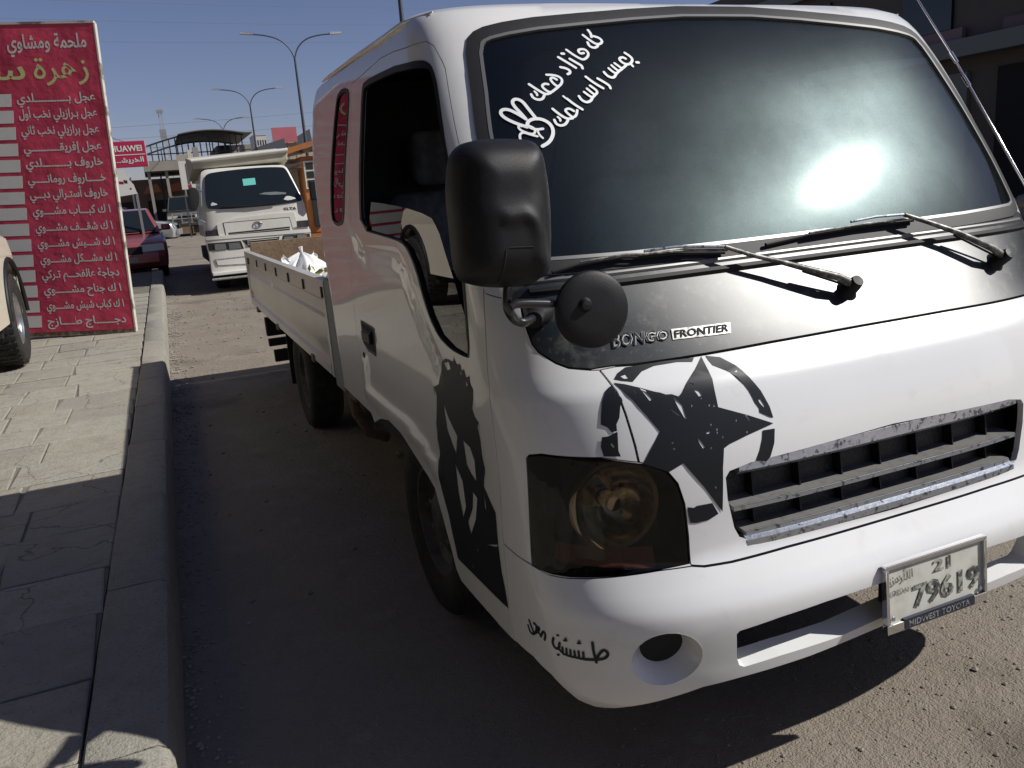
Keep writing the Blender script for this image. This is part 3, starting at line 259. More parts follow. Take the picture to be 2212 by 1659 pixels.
def normal(t,v):
    e=.002
    if abs(v-2.08)<.003: v=2.07
    p=shell_raw(t-e,v);q=shell_raw(t+e,v);r=shell_raw(t,v-e);s=shell_raw(t,v+e)
    a=[q[i]-p[i] for i in range(3)];b=[s[i]-r[i] for i in range(3)]
    n=[b[1]*a[2]-b[2]*a[1],b[2]*a[0]-b[0]*a[2],b[0]*a[1]-b[1]*a[0]]
    l=math.sqrt(sum(i*i for i in n)) or 1
    return [i/l for i in n]
def shell(t,v,h=0):
    p=shell_raw(t,v);h=h+emb(t,v)
    if h:
        n=normal(t,v);p=[p[i]+n[i]*h for i in range(3)]
    return p

# ------------------------------------------------------------------ cab shell patches
EMB.append((D['emb1'], -.008, .03, (1.3, 2.2, .9, 1.35)))
EMB.append((D['emb2'], .009, .03, (1.3, 2.4, .45, 1.1)))
def inpoly(p, poly):
    x, y = p; c = False; j = len(poly)-1
    for i in range(len(poly)):
        xi, yi = poly[i]; xj, yj = poly[j]
        if (yi > y) != (yj > y) and x < (xj-xi)*(y-yi)/(yj-yi)+xi: c = not c
        j = i
    return c
def area(p): return sum(p[i-1][0]*p[i][1]-p[i][0]*p[i-1][1] for i in range(len(p)))/2
def inset(poly, d, keep0=False):
    """shrink a polygon by d (points on the centre line t=0 stay there if keep0)"""
    n = len(poly); s = 1 if area(poly) > 0 else -1; out = []
    for i in range(n):
        a, b, c = poly[i-1], poly[i], poly[(i+1) % n]
        e1 = (b[0]-a[0], b[1]-a[1]); e2 = (c[0]-b[0], c[1]-b[1])
        l1 = math.hypot(*e1) or 1; l2 = math.hypot(*e2) or 1
        n1 = (-e1[1]/l1*s, e1[0]/l1*s); n2 = (-e2[1]/l2*s, e2[0]/l2*s)
        if keep0 and abs(b[0]) < 1e-6:
            nn = n1 if abs(a[0]) > 1e-6 else n2; out.append((0.0, b[1]+math.copysign(d, nn[1]))); continue
        m = (n1[0]+n2[0], n1[1]+n2[1]); k = m[0]*n1[0]+m[1]*n1[1]
        k = d/max(k, .35); out.append((b[0]+m[0]*k, b[1]+m[1]*k))
    return out
def densify(loop, step):
    out = []
    for i in range(len(loop)):
        a, b = loop[i], loop[(i+1) % len(loop)]; n = max(1, int(math.hypot(b[0]-a[0], b[1]-a[1])/step+.5))
        out += [(a[0]+(b[0]-a[0])*k/n, a[1]+(b[1]-a[1])*k/n) for k in range(n)]
    return out
def smooth_loop(loop, it=1):
    for _ in range(it):
        o = []
        for i in range(len(loop)):
            a, b = loop[i], loop[(i+1) % len(loop)]
            o += [(a[0]*.75+b[0]*.25, a[1]*.75+b[1]*.25), (a[0]*.25+b[0]*.75, a[1]*.25+b[1]*.75)]
        loop = o
    return loop
def cdt(loops, step, box):
    vs = []; es = []; near = set(); g = step*.5
    for lp in loops:
        d = densify(lp, step*.8); n0 = len(vs); vs += [Vector(p) for p in d]
        es += [(n0+i, n0+(i+1) % len(d)) for i in range(len(d))]
        for i in range(len(d)):
            a, b = d[i], d[(i+1) % len(d)]
            for k in (0, .5):
                x, y = a[0]+(b[0]-a[0])*k, a[1]+(b[1]-a[1])*k; cx, cy = int(x//g), int(y//g)
                for u in (-1, 0, 1):
                    for w in (-1, 0, 1): near.add((cx+u, cy+w))
    x0, y0, x1, y1 = box; nx = max(1, int((x1-x0)/step)); ny = max(1, int((y1-y0)/step))
    for i in range(nx+1):
        for j in range(ny+1):
            x = x0+(x1-x0)*i/nx; y = y0+(y1-y0)*j/ny
            if i in (0, nx) or j in (0, ny) or (int(x//g), int(y//g)) not in near: vs.append(Vector((x, y)))
    r = delaunay_2d_cdt(vs, es, [], 0, 1e-5)
    return [(v.x, v.y) for v in r[0]], [tuple(f) for f in r[2]]
def n_at(t, v, dec):
    e = .003; vv = min(v, 2.07)
    f = (lambda a, b: Vector(shell(a, b))) if dec else (lambda a, b: Vector(shell_raw(a, b)))
    a = f(t+e, vv)-f(t-e, vv); b = f(t, vv+e)-f(t, vv-e); n = b.cross(a)
    return n.normalized() if n.length > 1e-9 else Vector((0, 0, 1))
def shell_mesh(name, P2, tris, sides, h=0, flange=.012, mats=None, parent=None, edge_skip=None, doemb=True):
    V3 = []; F = []; Nn = []
    for sg in sides:
        idx = {}
        def vid(i):
            if i not in idx:
                t, v = P2[i]; t *= sg; n = n_at(t, v, doemb)
                b = Vector(shell(t, v) if doemb else shell_raw(t, v)); idx[i] = len(V3); V3.append(b+n*h); Nn.append(n)
            return idx[i]
        cnt = {}
        for a, b, c in tris:
            f = (vid(a), vid(b), vid(c)); F.append(f[::-1] if sg > 0 else f)
            for e in ((a, b), (b, c), (c, a)): cnt.setdefault(tuple(sorted(e)), []).append(e)
        if flange:
            for k, l in cnt.items():
                if len(l) != 1: continue
                (a, b) = l[0]
                if (P2[a][0] < 1e-4 and P2[b][0] < 1e-4 and len(sides) == 2) or (edge_skip and edge_skip(P2[a], P2[b])): continue
                A, B = vid(a), vid(b); n0 = len(V3)
                V3.extend([V3[A], V3[B], V3[A]-Nn[A]*flange, V3[B]-Nn[B]*flange]); Nn.extend([Vector((0, 0, 0))]*4)
                q = (n0, n0+2, n0+3, n0+1); F.append(q[::-1] if sg > 0 else q)
    me = bpy.data.meshes.new(name); me.from_pydata([tuple(v) for v in V3], [], F)
    me.polygons.foreach_set('use_smooth', [True]*len(F)); me.update()
    me.normals_split_custom_set_from_vertices([tuple(n) for n in Nn])
    return link(name, me, mats, parent)
def decal(name, outer, holes, h, mt, parent, step=.02, label=None):
    loops = [outer]+list(holes); xs = [p[0] for p in outer]; ys = [p[1] for p in outer]
    P2, T3 = cdt(loops, step, (min(xs)-.01, min(ys)-.01, max(xs)+.01, max(ys)+.01)); ok = []
    for f in T3:
        c = (sum(P2[i][0] for i in f)/3, sum(P2[i][1] for i in f)/3)
        if inpoly(c, outer) and not any(inpoly(c, q) for q in holes): ok.append(f)
    return shell_mesh(name, P2, ok, (1,), h, 0, mt, parent)

TRUCK = empty('pickup_truck', (.86, 2.6, 0), 0, 'large white cab-over pickup truck with a black star sticker on its nose', 'truck')
TI = Matrix.Translation((-.86, -2.6, 0))
def P(o, par=None):
    """parent o (built in world coordinates) to the truck or to a part of it"""
    if par is None: o.parent = TRUCK; o.matrix_parent_inverse = TI
    else: o.parent = par
    return o
WS = [(0, 1.214)]+D['ws']+[(0, 1.8408)]
GB = D['garn_bottom']
GARN = [(0, 1.2135), (.2, 1.2135), (.4, 1.2155), (.56, 1.2215), (.60, 1.2345), (.63, 1.225), (.67, 1.18)]+GB+[(0, 1.032)]
HS = D['hood_seam']; HL = [tuple(p) for p in D['headl']]; BT = [(p[0], p[1] if p[0] > .33 else .598) for p in D['bump_top']]; SD = D['seam_door']; LOW = D['low']
HOOD = [(0, 1.032)]+GB[:6:-1]+HS+HL[4:10]+BT[5:]+[(0, .598)]
FEND = [(SD[0][0], 1.192), (.67, 1.18)]+GB[:7]+HS+HL[3::-1]+HL[16:14:-1]+[BT[0], SD[7]]+SD[6::-1]
low_in = [p for p in LOW if p[0] < .93]; low_out = [p for p in LOW if p[0] >= .93]
BUMP = BT+[(0, .598), (0, .352)]+low_in[::-1]+[(.955, .374), SD[8], SD[7]]
ARCH = D['arch']
SR = D['seam_rear']; SU = D['seam_up']; SRU = D['seam_rear_up']
DOOR = SD[::1]+[(.995, .374)]+[p for p in low_out[::-1] if p[0] > 1.0]+ARCH[::-1]+[(2.27, .66), (2.33, .74)]+[SR[3], SR[2], SR[1]]+[SRU[3], SRU[2], SRU[1]]+SU[0:6]+[SU[6]]
WIN = smooth_loop(D['win'], 1); QW = smooth_loop(D['quarter'], 1)
def bridge(a): return a
FOGC = (.512, .413); fog = [(FOGC[0]+.064*math.cos(a), FOGC[1]+.068*math.sin(a)) for a in [2*math.pi*i/28 for i in range(28)]]
SLOT = [(0, .4805)]+[p for p in D['slot'][4::-1]]+D['slot'][:4:-1][:0]+[D['slot'][9], D['slot'][8], D['slot'][7], D['slot'][6], D['slot'][5]]+[(0, .385)]
GR = D['grille']
GRL = [(0, .8165)]+[p for p in GR[4::-1] if p[0] > .01]+[p for p in GR[:5:-1]]+[(0, .612)]
BELOW = [(0, .1), (0, .352)]+low_in[::-1]+[(.955, .374)]+[p for p in low_out[::-1]]+ARCH[::-1]+[(2.27, .655), (2.75, .665), (3.6, .665), (3.6, .1)]
g = .0024
WSg = inset(WS, .034, True); WSt = inset(WS, .027, True); WINg = inset(WIN, .017); GLO = D['glass_low']; QWg = inset(QW, .012)
cls = [('glass', WSg), ('trim', WSt), ('seal', WS), ('sglass', GLO), (None, WINg), ('wframe', WIN), ('qglass', QWg), ('qframe', QW),
       (None, fog), (None, SLOT), (None, GRL), ('lens', inset(HL, .0025)), ('gap', HL),
       ('below', BELOW),
       ('cowl', inset(GARN, g, True)), ('gap', GARN), ('front', inset(HOOD, g, True)), ('gap', HOOD), ('fender', inset(FEND, g)), ('gap', FEND),
       ('bumper', inset(BUMP, g, True)), ('gap', BUMP), ('door', inset(DOOR, g)), ('gap', DOOR)]
loops = [c[1] for c in cls]
P2, T3 = cdt(loops, .027, (0, .2, 3.45, 2.08))
bbs = [(min(p[0] for p in c[1]), min(p[1] for p in c[1]), max(p[0] for p in c[1]), max(p[1] for p in c[1])) for c in cls]
REG = {}
for f in T3:
    c = (sum(P2[i][0] for i in f)/3, sum(P2[i][1] for i in f)/3); nm = 'body'
    for (k, poly), b in zip(cls, bbs):
        if b[0] <= c[0] <= b[2] and b[1] <= c[1] <= b[3] and inpoly(c, poly): nm = k; break
    if nm is None or nm == 'below': continue
    REG.setdefault(nm, []).append(f)
lowskip = None
body = P(shell_mesh('cab_body', P2, REG['body'], (1, -1), 0, .012, M['paint']))
P(shell_mesh('panel_gap', P2, REG['gap'], (1, -1), -.009, 0, M['gap']))
P(shell_mesh('front_panel', P2, REG['front'], (1, -1), 0, .014, M['paint_front']))
cowl = P(shell_mesh('cowl_panel', P2, REG['cowl'], (1, -1), .001, .014, M['satin']))
bump = P(shell_mesh('bumper', P2, REG['bumper'], (1, -1), .0, .055, M['paint_front']))
wsc = P(shell_mesh('windscreen', P2, REG['glass'], (1, -1), -.002, 0, M['windscreen'], doemb=False))
P(shell_mesh('windscreen_seal', P2, REG['seal'], (1, -1), .004, .008, M['rubber'], doemb=False), wsc).matrix_parent_inverse = Matrix()
P(shell_mesh('trim_strip', P2, REG['trim'], (1, -1), .005, .008, M['trim'], doemb=False), wsc)
for sg in (1, -1):
    P(shell_mesh('fender', P2, REG['fender'], (sg,), 0, .014, M['paint_front']))
    d = P(shell_mesh('door', P2, REG['door'], (sg,), 0, .014, M['paint']))
    P(shell_mesh('side_window', P2, REG['sglass'], (sg,), -.006, 0, M['sideglass'], doemb=False), d)
    P(shell_mesh('window_frame', P2, REG['wframe'], (sg,), .002, .009, M['rubber'], doemb=False), d)
    q = P(shell_mesh('quarter_window', P2, REG['qglass'], (sg,), -.003, 0, M['sideglass'], doemb=False))
    P(shell_mesh('window_seal', P2, REG['qframe'], (sg,), .002, .006, M['rubber'], doemb=False), q)
    # headlight : lens, dark box, round reflector, bulb
    hl = P(shell_mesh('headlight', P2, REG['lens'], (sg,), .001, .004, M['lens'], doemb=False))
    mb = MB(); L2 = densify(HL, .02); n = len(L2)
    rings = []
    for hh, k in ((-.002, 1), (-.05, .97), (-.10, .86)):
        cx = sum(p[0] for p in L2)/n; cy = sum(p[1] for p in L2)/n
        rings.append([shell(sg*(cx+(p[0]-cx)*k), cy+(p[1]-cy)*k, hh) for p in L2])
    vs = [q_ for r_ in rings for q_ in r_]+[shell(sg*cx, cy, -.11)]
    fs = [(j*n+i, j*n+(i+1) % n, (j+1)*n+(i+1) % n, (j+1)*n+i) for j in range(2) for i in range(n)]+[(2*n+i, 2*n+(i+1) % n, 3*n) for i in range(n)]
    mb.add(vs, fs); P(mb.build('lamp_housing', mat('lamp_housing', (.03, .028, .026), .5, .2) if sg == 1 else bpy.data.materials['lamp_housing'], None, 40), hl)
    rc = D['refl_c'][0]; o = Vector(shell(sg*rc[0], rc[1], -.055)); nrm = Vector((-.12*sg, -.98, .05)).normalized()
    Mx = nrm.to_track_quat('Z', 'Y').to_matrix().to_4x4(); Mx.translation = o
    mb = MB().lathe([(.008, -.045), (.03, -.04), (.06, -.022), (.082, 0), (.09, .018)], Mx, 40)
    P(mb.build('reflector', mat('lamp_reflector', (.55, .50, .38), .16, 1, 0, .5, (60, .8, (.06, .05, .03), (.5, .62))) if sg == 1 else bpy.data.materials['lamp_reflector'], None, 50), hl)
    mb = MB().lathe([(.09, .018), (.098, .022), (.103, .012), (.099, -.01)], Mx, 44)
    P(mb.build('lamp_ring', mat('lamp_ring', (.34, .27, .17), .35, .4) if sg == 1 else bpy.data.materials['lamp_ring'], None, 50), hl)
    mb = MB().lathe([(0, .012), (.016, .010), (.022, -.005), (.018, -.04)], Mx, 20)
    P(mb.build('bulb_cap', M['chrome_clean'], None, 50), hl)
    # reddish strip along the lower edge of the lamp
    mb = MB(); a, b = (.74, .632), (.50, .622)
    vs = []; 
    for i in range(9):
        t = a[0]+(b[0]-a[0])*i/8; vv = a[1]+(b[1]-a[1])*i/8
        vs += [shell(sg*t, vv-.018, -.022), shell(sg*t, vv+.02, -.035)]
    mb.add(vs, [(2*i, 2*i+1, 2*i+3, 2*i+2) for i in range(8)])
    P(mb.build('reddish_strip', mat('lamp_strip_red', (.30, .10, .07), .35) if sg == 1 else bpy.data.materials['lamp_strip_red']), hl)
    # fog lamp recess
    mb = MB(); N = 28; rg = []
    for hh, r1, r2, dx, dz in ((0.0005, .064, .068, 0, 0), (-.012, .060, .063, 0, 0), (-.045, .043, .046, .003, .003), (-.06, .042, .045, .003, .003)):
        rg.append([shell(sg*(FOGC[0]+dx+r1*math.cos(2*math.pi*i/N)), FOGC[1]+dz+r2*math.sin(2*math.pi*i/N), hh) for i in range(N)])
    mb.add([q_ for r_ in rg for q_ in r_], [(j*N+i, j*N+(i+1) % N, (j+1)*N+(i+1) % N, (j+1)*N+i) for j in range(3) for i in range(N)])
    fr = P(mb.build('fog_lamp_recess', M['paint_front'], None, 60))
    mb = MB().add(rg[2], [tuple(range(N))]); P(mb.build('dark_cover', M['gap']), fr)
# dark liner so that nothing shows through the cab
ml = MB(); tt = [i*.12-3.36 for i in range(57)]; vv = [.56+.04*i for i in range(17)]
ml.add([shell_raw(t, v) if 0 else [p+q*(-.125) for p, q in zip(shell_raw(t, v), normal(t, v))] for t in tt for v in vv], [(i*17+j, (i+1)*17+j, (i+1)*17+j+1, i*17+j+1) for i in range(56) for j in range(16)])
P(ml.build('cab_liner', M['dark']))
trimm = mat('dark_grey_trim', (.035, .035, .036), .7); seatm = mat('grey_seat_cloth', (.26, .26, .27), .9, 0, 0, .2, (20, .5, (.06, .06, .065), (.4, .6)))
hlm = MB(); vq = [1.80, 1.84, 1.87, 1.90, 1.94, 1.98, 2.02, 2.06, 2.079]
hlm.add([[p+q*(-.035) for p, q in zip(shell_raw(t, v), normal(t, v))] for t in tt for v in vq], [(i*9+j, (i+1)*9+j, (i+1)*9+j+1, i*9+j+1) for i in range(56) for j in range(8)]); P(hlm.build('headliner', trimm))
P(MB().box((.10, 1.98, .56), (1.62, 2.02, 1.84)).build('rear_bulkhead', trimm))
P(MB().box((.14, .48, .95), (1.58, .80, 1.13)).build('dashboard', trimm, None, 40, .05, 3))
for x in (.42, 1.25):
    se = P(MB().box((x-.24, 1.25, .62), (x+.24, 1.78, .84)).build('seat', seatm, None, 40, .05, 3)); P(MB().box((x-.23, 1.72, .80), (x+.23, 1.88, 1.42)).build('seat_back', seatm, None, 40, .06, 3), se); P(MB().box((x-.12, 1.75, 1.44), (x+.12, 1.85, 1.64)).build('headrest', seatm, None, 40, .04, 3), se)
sw = Matrix.Translation((1.25, .98, 1.10)) @ Matrix.Rotation(R(-35), 4, 'X'); pts = [sw @ Vector((.19*math.cos(2*math.pi*i/24), .19*math.sin(2*math.pi*i/24), 0)) for i in range(25)]
stw = P(MB().tube(pts, .014, 6).build('steering_wheel', trimm, None, 50)); P(MB().tube([sw @ Vector((-.18, 0, 0)), sw @ Vector((0, -.02, -.03)), sw @ Vector((.18, 0, 0))], .016, 6).build('wheel_spoke', trimm), stw)
P(MB().box((.78, .80, 1.60), (.98, .83, 1.67)).build('rear_view_mirror', trimm, None, 0, .01)); P(MB().box((.50, .62, 1.135), (.72, .74, 1.16)).build('dash_papers', M['sticker_white']))
mb = MB().box((.12, .5, .50), (1.6, 2.1, .56)); mb.box((.35, .95, .26), (1.37, 2.0, .5)); P(mb.build('cab_floor', M['dark']))
# inner shield behind arch
mb = MB().box((.34, .9, .3), (.36, 1.75, .66)); mb.box((1.36, .9, .3), (1.38, 1.75, .66)); mb.box((.05, .86, .66), (1.67, 1.9, .675)); P(mb.build('wheel_arch_liner', M['dark']))
# grille : chrome surround, blades and fins
def strip_t(mb, prof, t0, t1, n=26, closed=False, cap=True):
    vs = []; m = len(prof)
    for i in range(n+1):
        t = t0+(t1-t0)*i/n
        for v, h in prof: vs.append(shell(t, v, h))
    fs = [(i*m+j, (i+1)*m+j, (i+1)*m+(j+1) % m, i*m+(j+1) % m) for i in range(n) for j in range(m if closed else m-1)]
    if cap and closed: fs += [tuple(range(m)), tuple(range(n*m, n*m+m))]
    mb.add(vs, fs); return mb
gr = P(strip_t(MB(), [(.83, -.07), (.60, -.07)], -.40, .40).build('grille', mat('grille_mesh', (.012, .012, .012), .6, 0, 0, .5, (220, .9, (.05, .05, .045), (.5, .55)))))
M['blade'] = mat('grey_blade', (.22, .215, .205), .5, .2, 0, .5, (40, .6, (.12, .11, .10), (.5, .7)))
mb = strip_t(MB(), [(.811, -.001), (.817, -.008), (.815, -.04), (.782, -.04), (.778, -.014), (.788, .001)], -.345, .345, closed=True); P(mb.build('chrome_bar', M['chrome'], None, 30), gr)
mb = strip_t(MB(), [(.617, .001), (.613, -.01), (.622, -.045), (.636, -.045), (.642, -.012), (.632, .002)], -.338, .338, closed=True); P(mb.build('chrome_bar', M['chrome'], None, 30), gr)
for vb, w in ((D['blade1'], .355), (D['blade2'], .335)):
    v0 = sum(p[1] for p in vb)/len(vb)
    mb = strip_t(MB(), [(v0-.004, -.010), (v0+.005, -.010), (v0+.010, -.066), (v0+.002, -.066)], -w, w, closed=True); bl = P(mb.build('grille_blade', M['blade'], None, 30), gr)
    mb = strip_t(MB(), [(v0-.005, -.0075), (v0+.0035, -.0075), (v0+.0055, -.013), (v0-.005, -.013)], -w, w, closed=True); P(mb.build('chrome_edge', M['chrome'], None, 30), bl)
vA = sum(p[1] for p in D['blade1'])/4; vB = sum(p[1] for p in D['blade2'])/4
for k in range(-3, 4):
    t = k*.1+.0
    mb = MB()
    for lo, hi in ((vA+.008, .79), (vB+.008, vA-.006)):
        mb.add([shell(t-.0015, lo, -.038), shell(t+.0015, lo, -.038), shell(t+.0015, lo, -.067), shell(t-.0015, lo, -.067), shell(t-.0015, hi, -.045), shell(t+.0015, hi, -.045), shell(t+.0015, hi, -.067), shell(t-.0015, hi, -.067)],
               [(0, 3, 2, 1), (4, 5, 6, 7), (0, 1, 5, 4), (1, 2, 6, 5), (2, 3, 7, 6), (3, 0, 4, 7)])
    P(mb.build('grille_fin', M['plastic']), gr)
# cowl edge strips
mb = strip_t(MB(), [(1.181, .001), (1.186, .010), (1.193, .011), (1.197, .001)], -.60, .60, 40); P(mb.build('rubber_strip', M['rubber'], None, 40), cowl)
mb = strip_t(MB(), [(1.2045, .002), (1.2085, .006), (1.2125, .006), (1.2165, .001)], -.59, .59, 40); P(mb.build('bright_strip', M['trim'], None, 40), cowl)
# roof side gutter
for sg in (1, -1):
    mb = MB().tube([shell(sg*t, v, .004) for t, v in [(.66, 1.838), (.9, 1.835), (1.2, 1.835), (1.6, 1.845), (2.0, 1.852), (2.12, 1.85)]], [.002, .006, .007, .007, .007, .004], 6); P(mb.build('roof_gutter', M['paint'], None, 60))
# decals --------------------------------------------------------------
star = P(decal('star_sticker', D['star'], D['star_h'], .0012, M['sticker_black'], None)); star['label'] = 'black distressed five-pointed star sticker'
for i, rg in enumerate(D['ring']):
    hs = [h for h in D['ring_h'] if inpoly(h[0], rg)]
    P(decal('ring_segment', rg, hs, .0012, M['sticker_black'], None), star)
st = P(decal('door_sticker', D['stick'], D['stick_h'], .0012, M['sticker_black'], None)); st['label'] = 'tall ragged black vinyl sticker on the front edge of the door'
rr = random.Random(3)
for i in range(26):                                                 # loose hair-like slivers along its edge
    k = rr.choice(list(range(3, 22))+list(range(31, 41))); a = D['stick'][k % len(D['stick'])]
    dx = rr.uniform(-.016, .012); dy = rr.uniform(-.045, -.015); w = rr.uniform(.0012, .003)
    P(decal('sliver', [(a[0]-w, a[1]), (a[0]+w, a[1]+.004), (a[0]+dx, a[1]+dy)], [], .0013, M['sticker_black'], None, .03), st)
def stroke_mesh(name, L, h, mt, parent):
    mb = MB()
    for i, (w, pts) in enumerate(L):
        pts = [tuple(p) for p in pts]
        for _ in range(2 if len(pts) > 2 else 0):
            q = [pts[0]]
            for a, b in zip(pts, pts[1:]): q += [(a[0]*.75+b[0]*.25, a[1]*.75+b[1]*.25), (a[0]*.25+b[0]*.75, a[1]*.25+b[1]*.75)]
            pts = q+[pts[-1]]
        W3 = [Vector(shell(t, v, h+.00009*i)) for t, v in pts]; NN = [Vector(normal(t, v)) for t, v in pts]; vs = []; m = len(W3)
        # rounded ends
        d0 = (W3[0]-W3[1]).normalized(); d1 = (W3[-1]-W3[-2]).normalized(); r = w/2
        S = [(W3[0]+d0*r*.95, NN[0], r*.3), (W3[0]+d0*r*.6, NN[0], r*.8)]+[(p, n_, r) for p, n_ in zip(W3, NN)]+[(W3[-1]+d1*r*.6, NN[-1], r*.8), (W3[-1]+d1*r*.95, NN[-1], r*.3)]
        for k, (p, n_, rad) in enumerate(S):
            d = (S[min(k+1, len(S)-1)][0]-S[max(k-1, 0)][0]).normalized(); s = d.cross(n_).normalized()
            vs += [p+s*rad, p-s*rad]
        mb.add(vs, [(2*k, 2*k+2, 2*k+3, 2*k+1) for k in range(len(S)-1)])
    me = bpy.data.meshes.new(name); me.from_pydata(mb.v, [], mb.f); return P(link(name, me, mt), parent)
wt = stroke_mesh('windscreen_lettering', D['ws_text'], -.0014, M['sticker_white'], None); wt['label'] = 'white Arabic lettering and a two-finger hand sign on the windscreen'
bt = stroke_mesh('bumper_lettering', D['bump_text'], .0004, M['sticker_black'], None); bt['label'] = 'black Arabic lettering on the bumper corner'
# text helpers -----------------------------------------------------------
def text_geo(body, res=2, bold=0, ext=0):
    c = bpy.data.curves.new('tmp', 'FONT'); c.body = body; c.resolution_u = res; c.offset = bold; c.extrude = ext
    o = bpy.data.objects.new('tmp', c); COL.objects.link(o); dg = bpy.context.evaluated_depsgraph_get()
    me = bpy.data.meshes.new_from_object(o.evaluated_get(dg)); bpy.data.objects.remove(o); bpy.data.curves.remove(c)
    vs = [tuple(v.co) for v in me.vertices]; fs = [tuple(p.vertices) for p in me.polygons]; bpy.data.meshes.remove(me)
    return vs, fs
def fit_text(body, fmap, name, mt, parent=None, bold=0, res=2, keep=None):
    vs, fs = text_geo(body, res, bold)
    if not vs: return None
    x0 = min(v[0] for v in vs); x1 = max(v[0] for v in vs); y0 = min(v[1] for v in vs) if keep is None else keep[0]; y1 = max(v[1] for v in vs) if keep is None else keep[1]
    me = bpy.data.meshes.new(name); me.from_pydata([tuple(fmap((v[0]-x0)/(x1-x0), (v[1]-y0)/(y1-y0))) for v in vs], [], fs)
    return link(name, me, mt, parent)
def bil(q, h):
    bl_, br_, tl_, tr_ = q
    def f(a, b):
        t = (bl_[0]*(1-a)+br_[0]*a)*(1-b)+(tl_[0]*(1-a)+tr_[0]*a)*b; v = (bl_[1]*(1-a)+br_[1]*a)*(1-b)+(tl_[1]*(1-a)+tr_[1]*a)*b
        return shell(t, v, h)
    return f
M['silver'] = mat('silver_badge', (.42, .42, .40), .4, .5, 0, .5, (60, .8, (.12, .12, .11), (.48, .6)))
e1 = P(fit_text('BONGO', bil(D['bongo'], .0035), 'badge_lettering', M['silver'], None, .035)); P(fit_text('BONGO', bil(D['bongo'], .0045), 'badge_face', M['gap'], None, -.012), e1)
q = D['frontier']; e2 = P(decal('badge_plate', [q[0], q[1], q[3], q[2]], [], .0032, M['silver'], None, .03))
def shrink(q, a, b): 
    cx = sum(p[0] for p in q)/4; cy = sum(p[1] for p in q)/4; return [(cx+(p[0]-cx)*a, cy+(p[1]-cy)*b) for p in q]
P(fit_text('FRONTIER', bil(shrink(q, .93, .72), .0045), 'badge_lettering', M['gap'], None, .03), e2)
# wipers ------------------------------------------------------------------
def wp(t, v, h): return Vector(shell(t, v, h))
for A, F_, B, nm in ((D['w1arm'], D['w1fore'], D['w1blade'], 1), (D['w2arm'], D['w2fore'], D['w2blade'], 2)):
    hs = [.030, .042, .040, .038, .036, .034][:len(A)]; pa = [wp(t, v, h) for (t, v), h in zip(A, hs)]
    w = P(MB().tube(pa, [.011, .0095, .0075, .0062, .0055, .005][:len(A)], 8).build('wiper', M['steel_arm'], None, 50))
    pf = [pa[-1]]+[wp(t, v, h) for (t, v), h in zip(F_[1:], [.032, .028, .024])]; P(MB().tube(pf, .0035, 6).build('wiper_hook', M['chrome'], None, 50), w)
    pb = [wp(t, v, .012) for t, v in B]; P(MB().tube(pb, .0045, 6).build('wiper_rubber', M['rubber'], None, 50), w)
    pc = [p_+(wp(t, v, .024)-wp(t, v, .012)) for p_, (t, v) in zip(pb, B)]; P(MB().tube(pc[:-1] if nm == 1 else pc[:3], .0032, 6).build('wiper_frame', M['steel_arm'], None, 50), w)
    b0 = wp(A[0][0], A[0][1], 0); nn = Vector(normal(A[0][0], A[0][1])); q4 = nn.to_track_quat('Z', 'Y').to_matrix().to_4x4(); q4.translation = b0
    P(MB().lathe([(0, .05), (.014, .048), (.017, .035), (.019, .01), (.028, 0)], q4, 16).build('wiper_pivot', M['plastic'], None, 40), w)
    P(MB().tube([b0+nn*.02, pa[2]-nn*.012, pa[2]], .003, 5).build('wiper_spring', M['plastic']), w)
# door handle ---------------------------------------------------------------
for sg in (1, -1):
    HD = D['handle']; hd = []
    mb = MB(); n = len(HD); L = [(sg*p[0], p[1]) for p in densify(HD, .03)]; n = len(L); cx = sum(p[0] for p in L)/n; cy = sum(p[1] for p in L)/n
    r0 = [shell(cx+(p[0]-cx)*1.06, cy+(p[1]-cy)*1.08, .0015) for p in L]; r1 = [shell(*p, .003) for p in L]; r2 = [shell(cx+(p[0]-cx)*.94, cy+(p[1]-cy)*.9, .001) for p in L]
    mb.add(r0+r1+r2, [(i, (i+1) % n, n+(i+1) % n, n+i) for i in range(n)]+[(n+i, n+(i+1) % n, 2*n+(i+1) % n, 2*n+i) for i in range(n)]); ho = P(mb.build('door_handle', M['plastic'], None, 60))
    P(MB().add(r2, [tuple(range(n))]).build('handle_recess', M['gap']), ho)
    P(MB().add([shell(sg*t, v, h) for t, v, h in [(2.21, .93, .004), (2.21, .975, .004), (2.10, .975, .004), (2.10, .93, .004), (2.21, .935, .014), (2.21, .965, .014), (2.10, .965, .014), (2.10, .935, .014)]], [(0, 1, 2, 3), (4, 5, 6, 7), (0, 4, 5, 1), (1, 5, 6, 2), (2, 6, 7, 3), (3, 7, 4, 0)]).build('handle_lever', M['plastic'], None, 0, .002), ho)
k = D['key'][0]; kq = Vector(normal(*k)).to_track_quat('Z', 'Y').to_matrix().to_4x4(); kq.translation = Vector(shell(*k, .001))
P(MB().lathe([(0, .003), (.008, .003), (.011, 0)], kq, 16).build('key_lock', M['plastic'], None, 40))
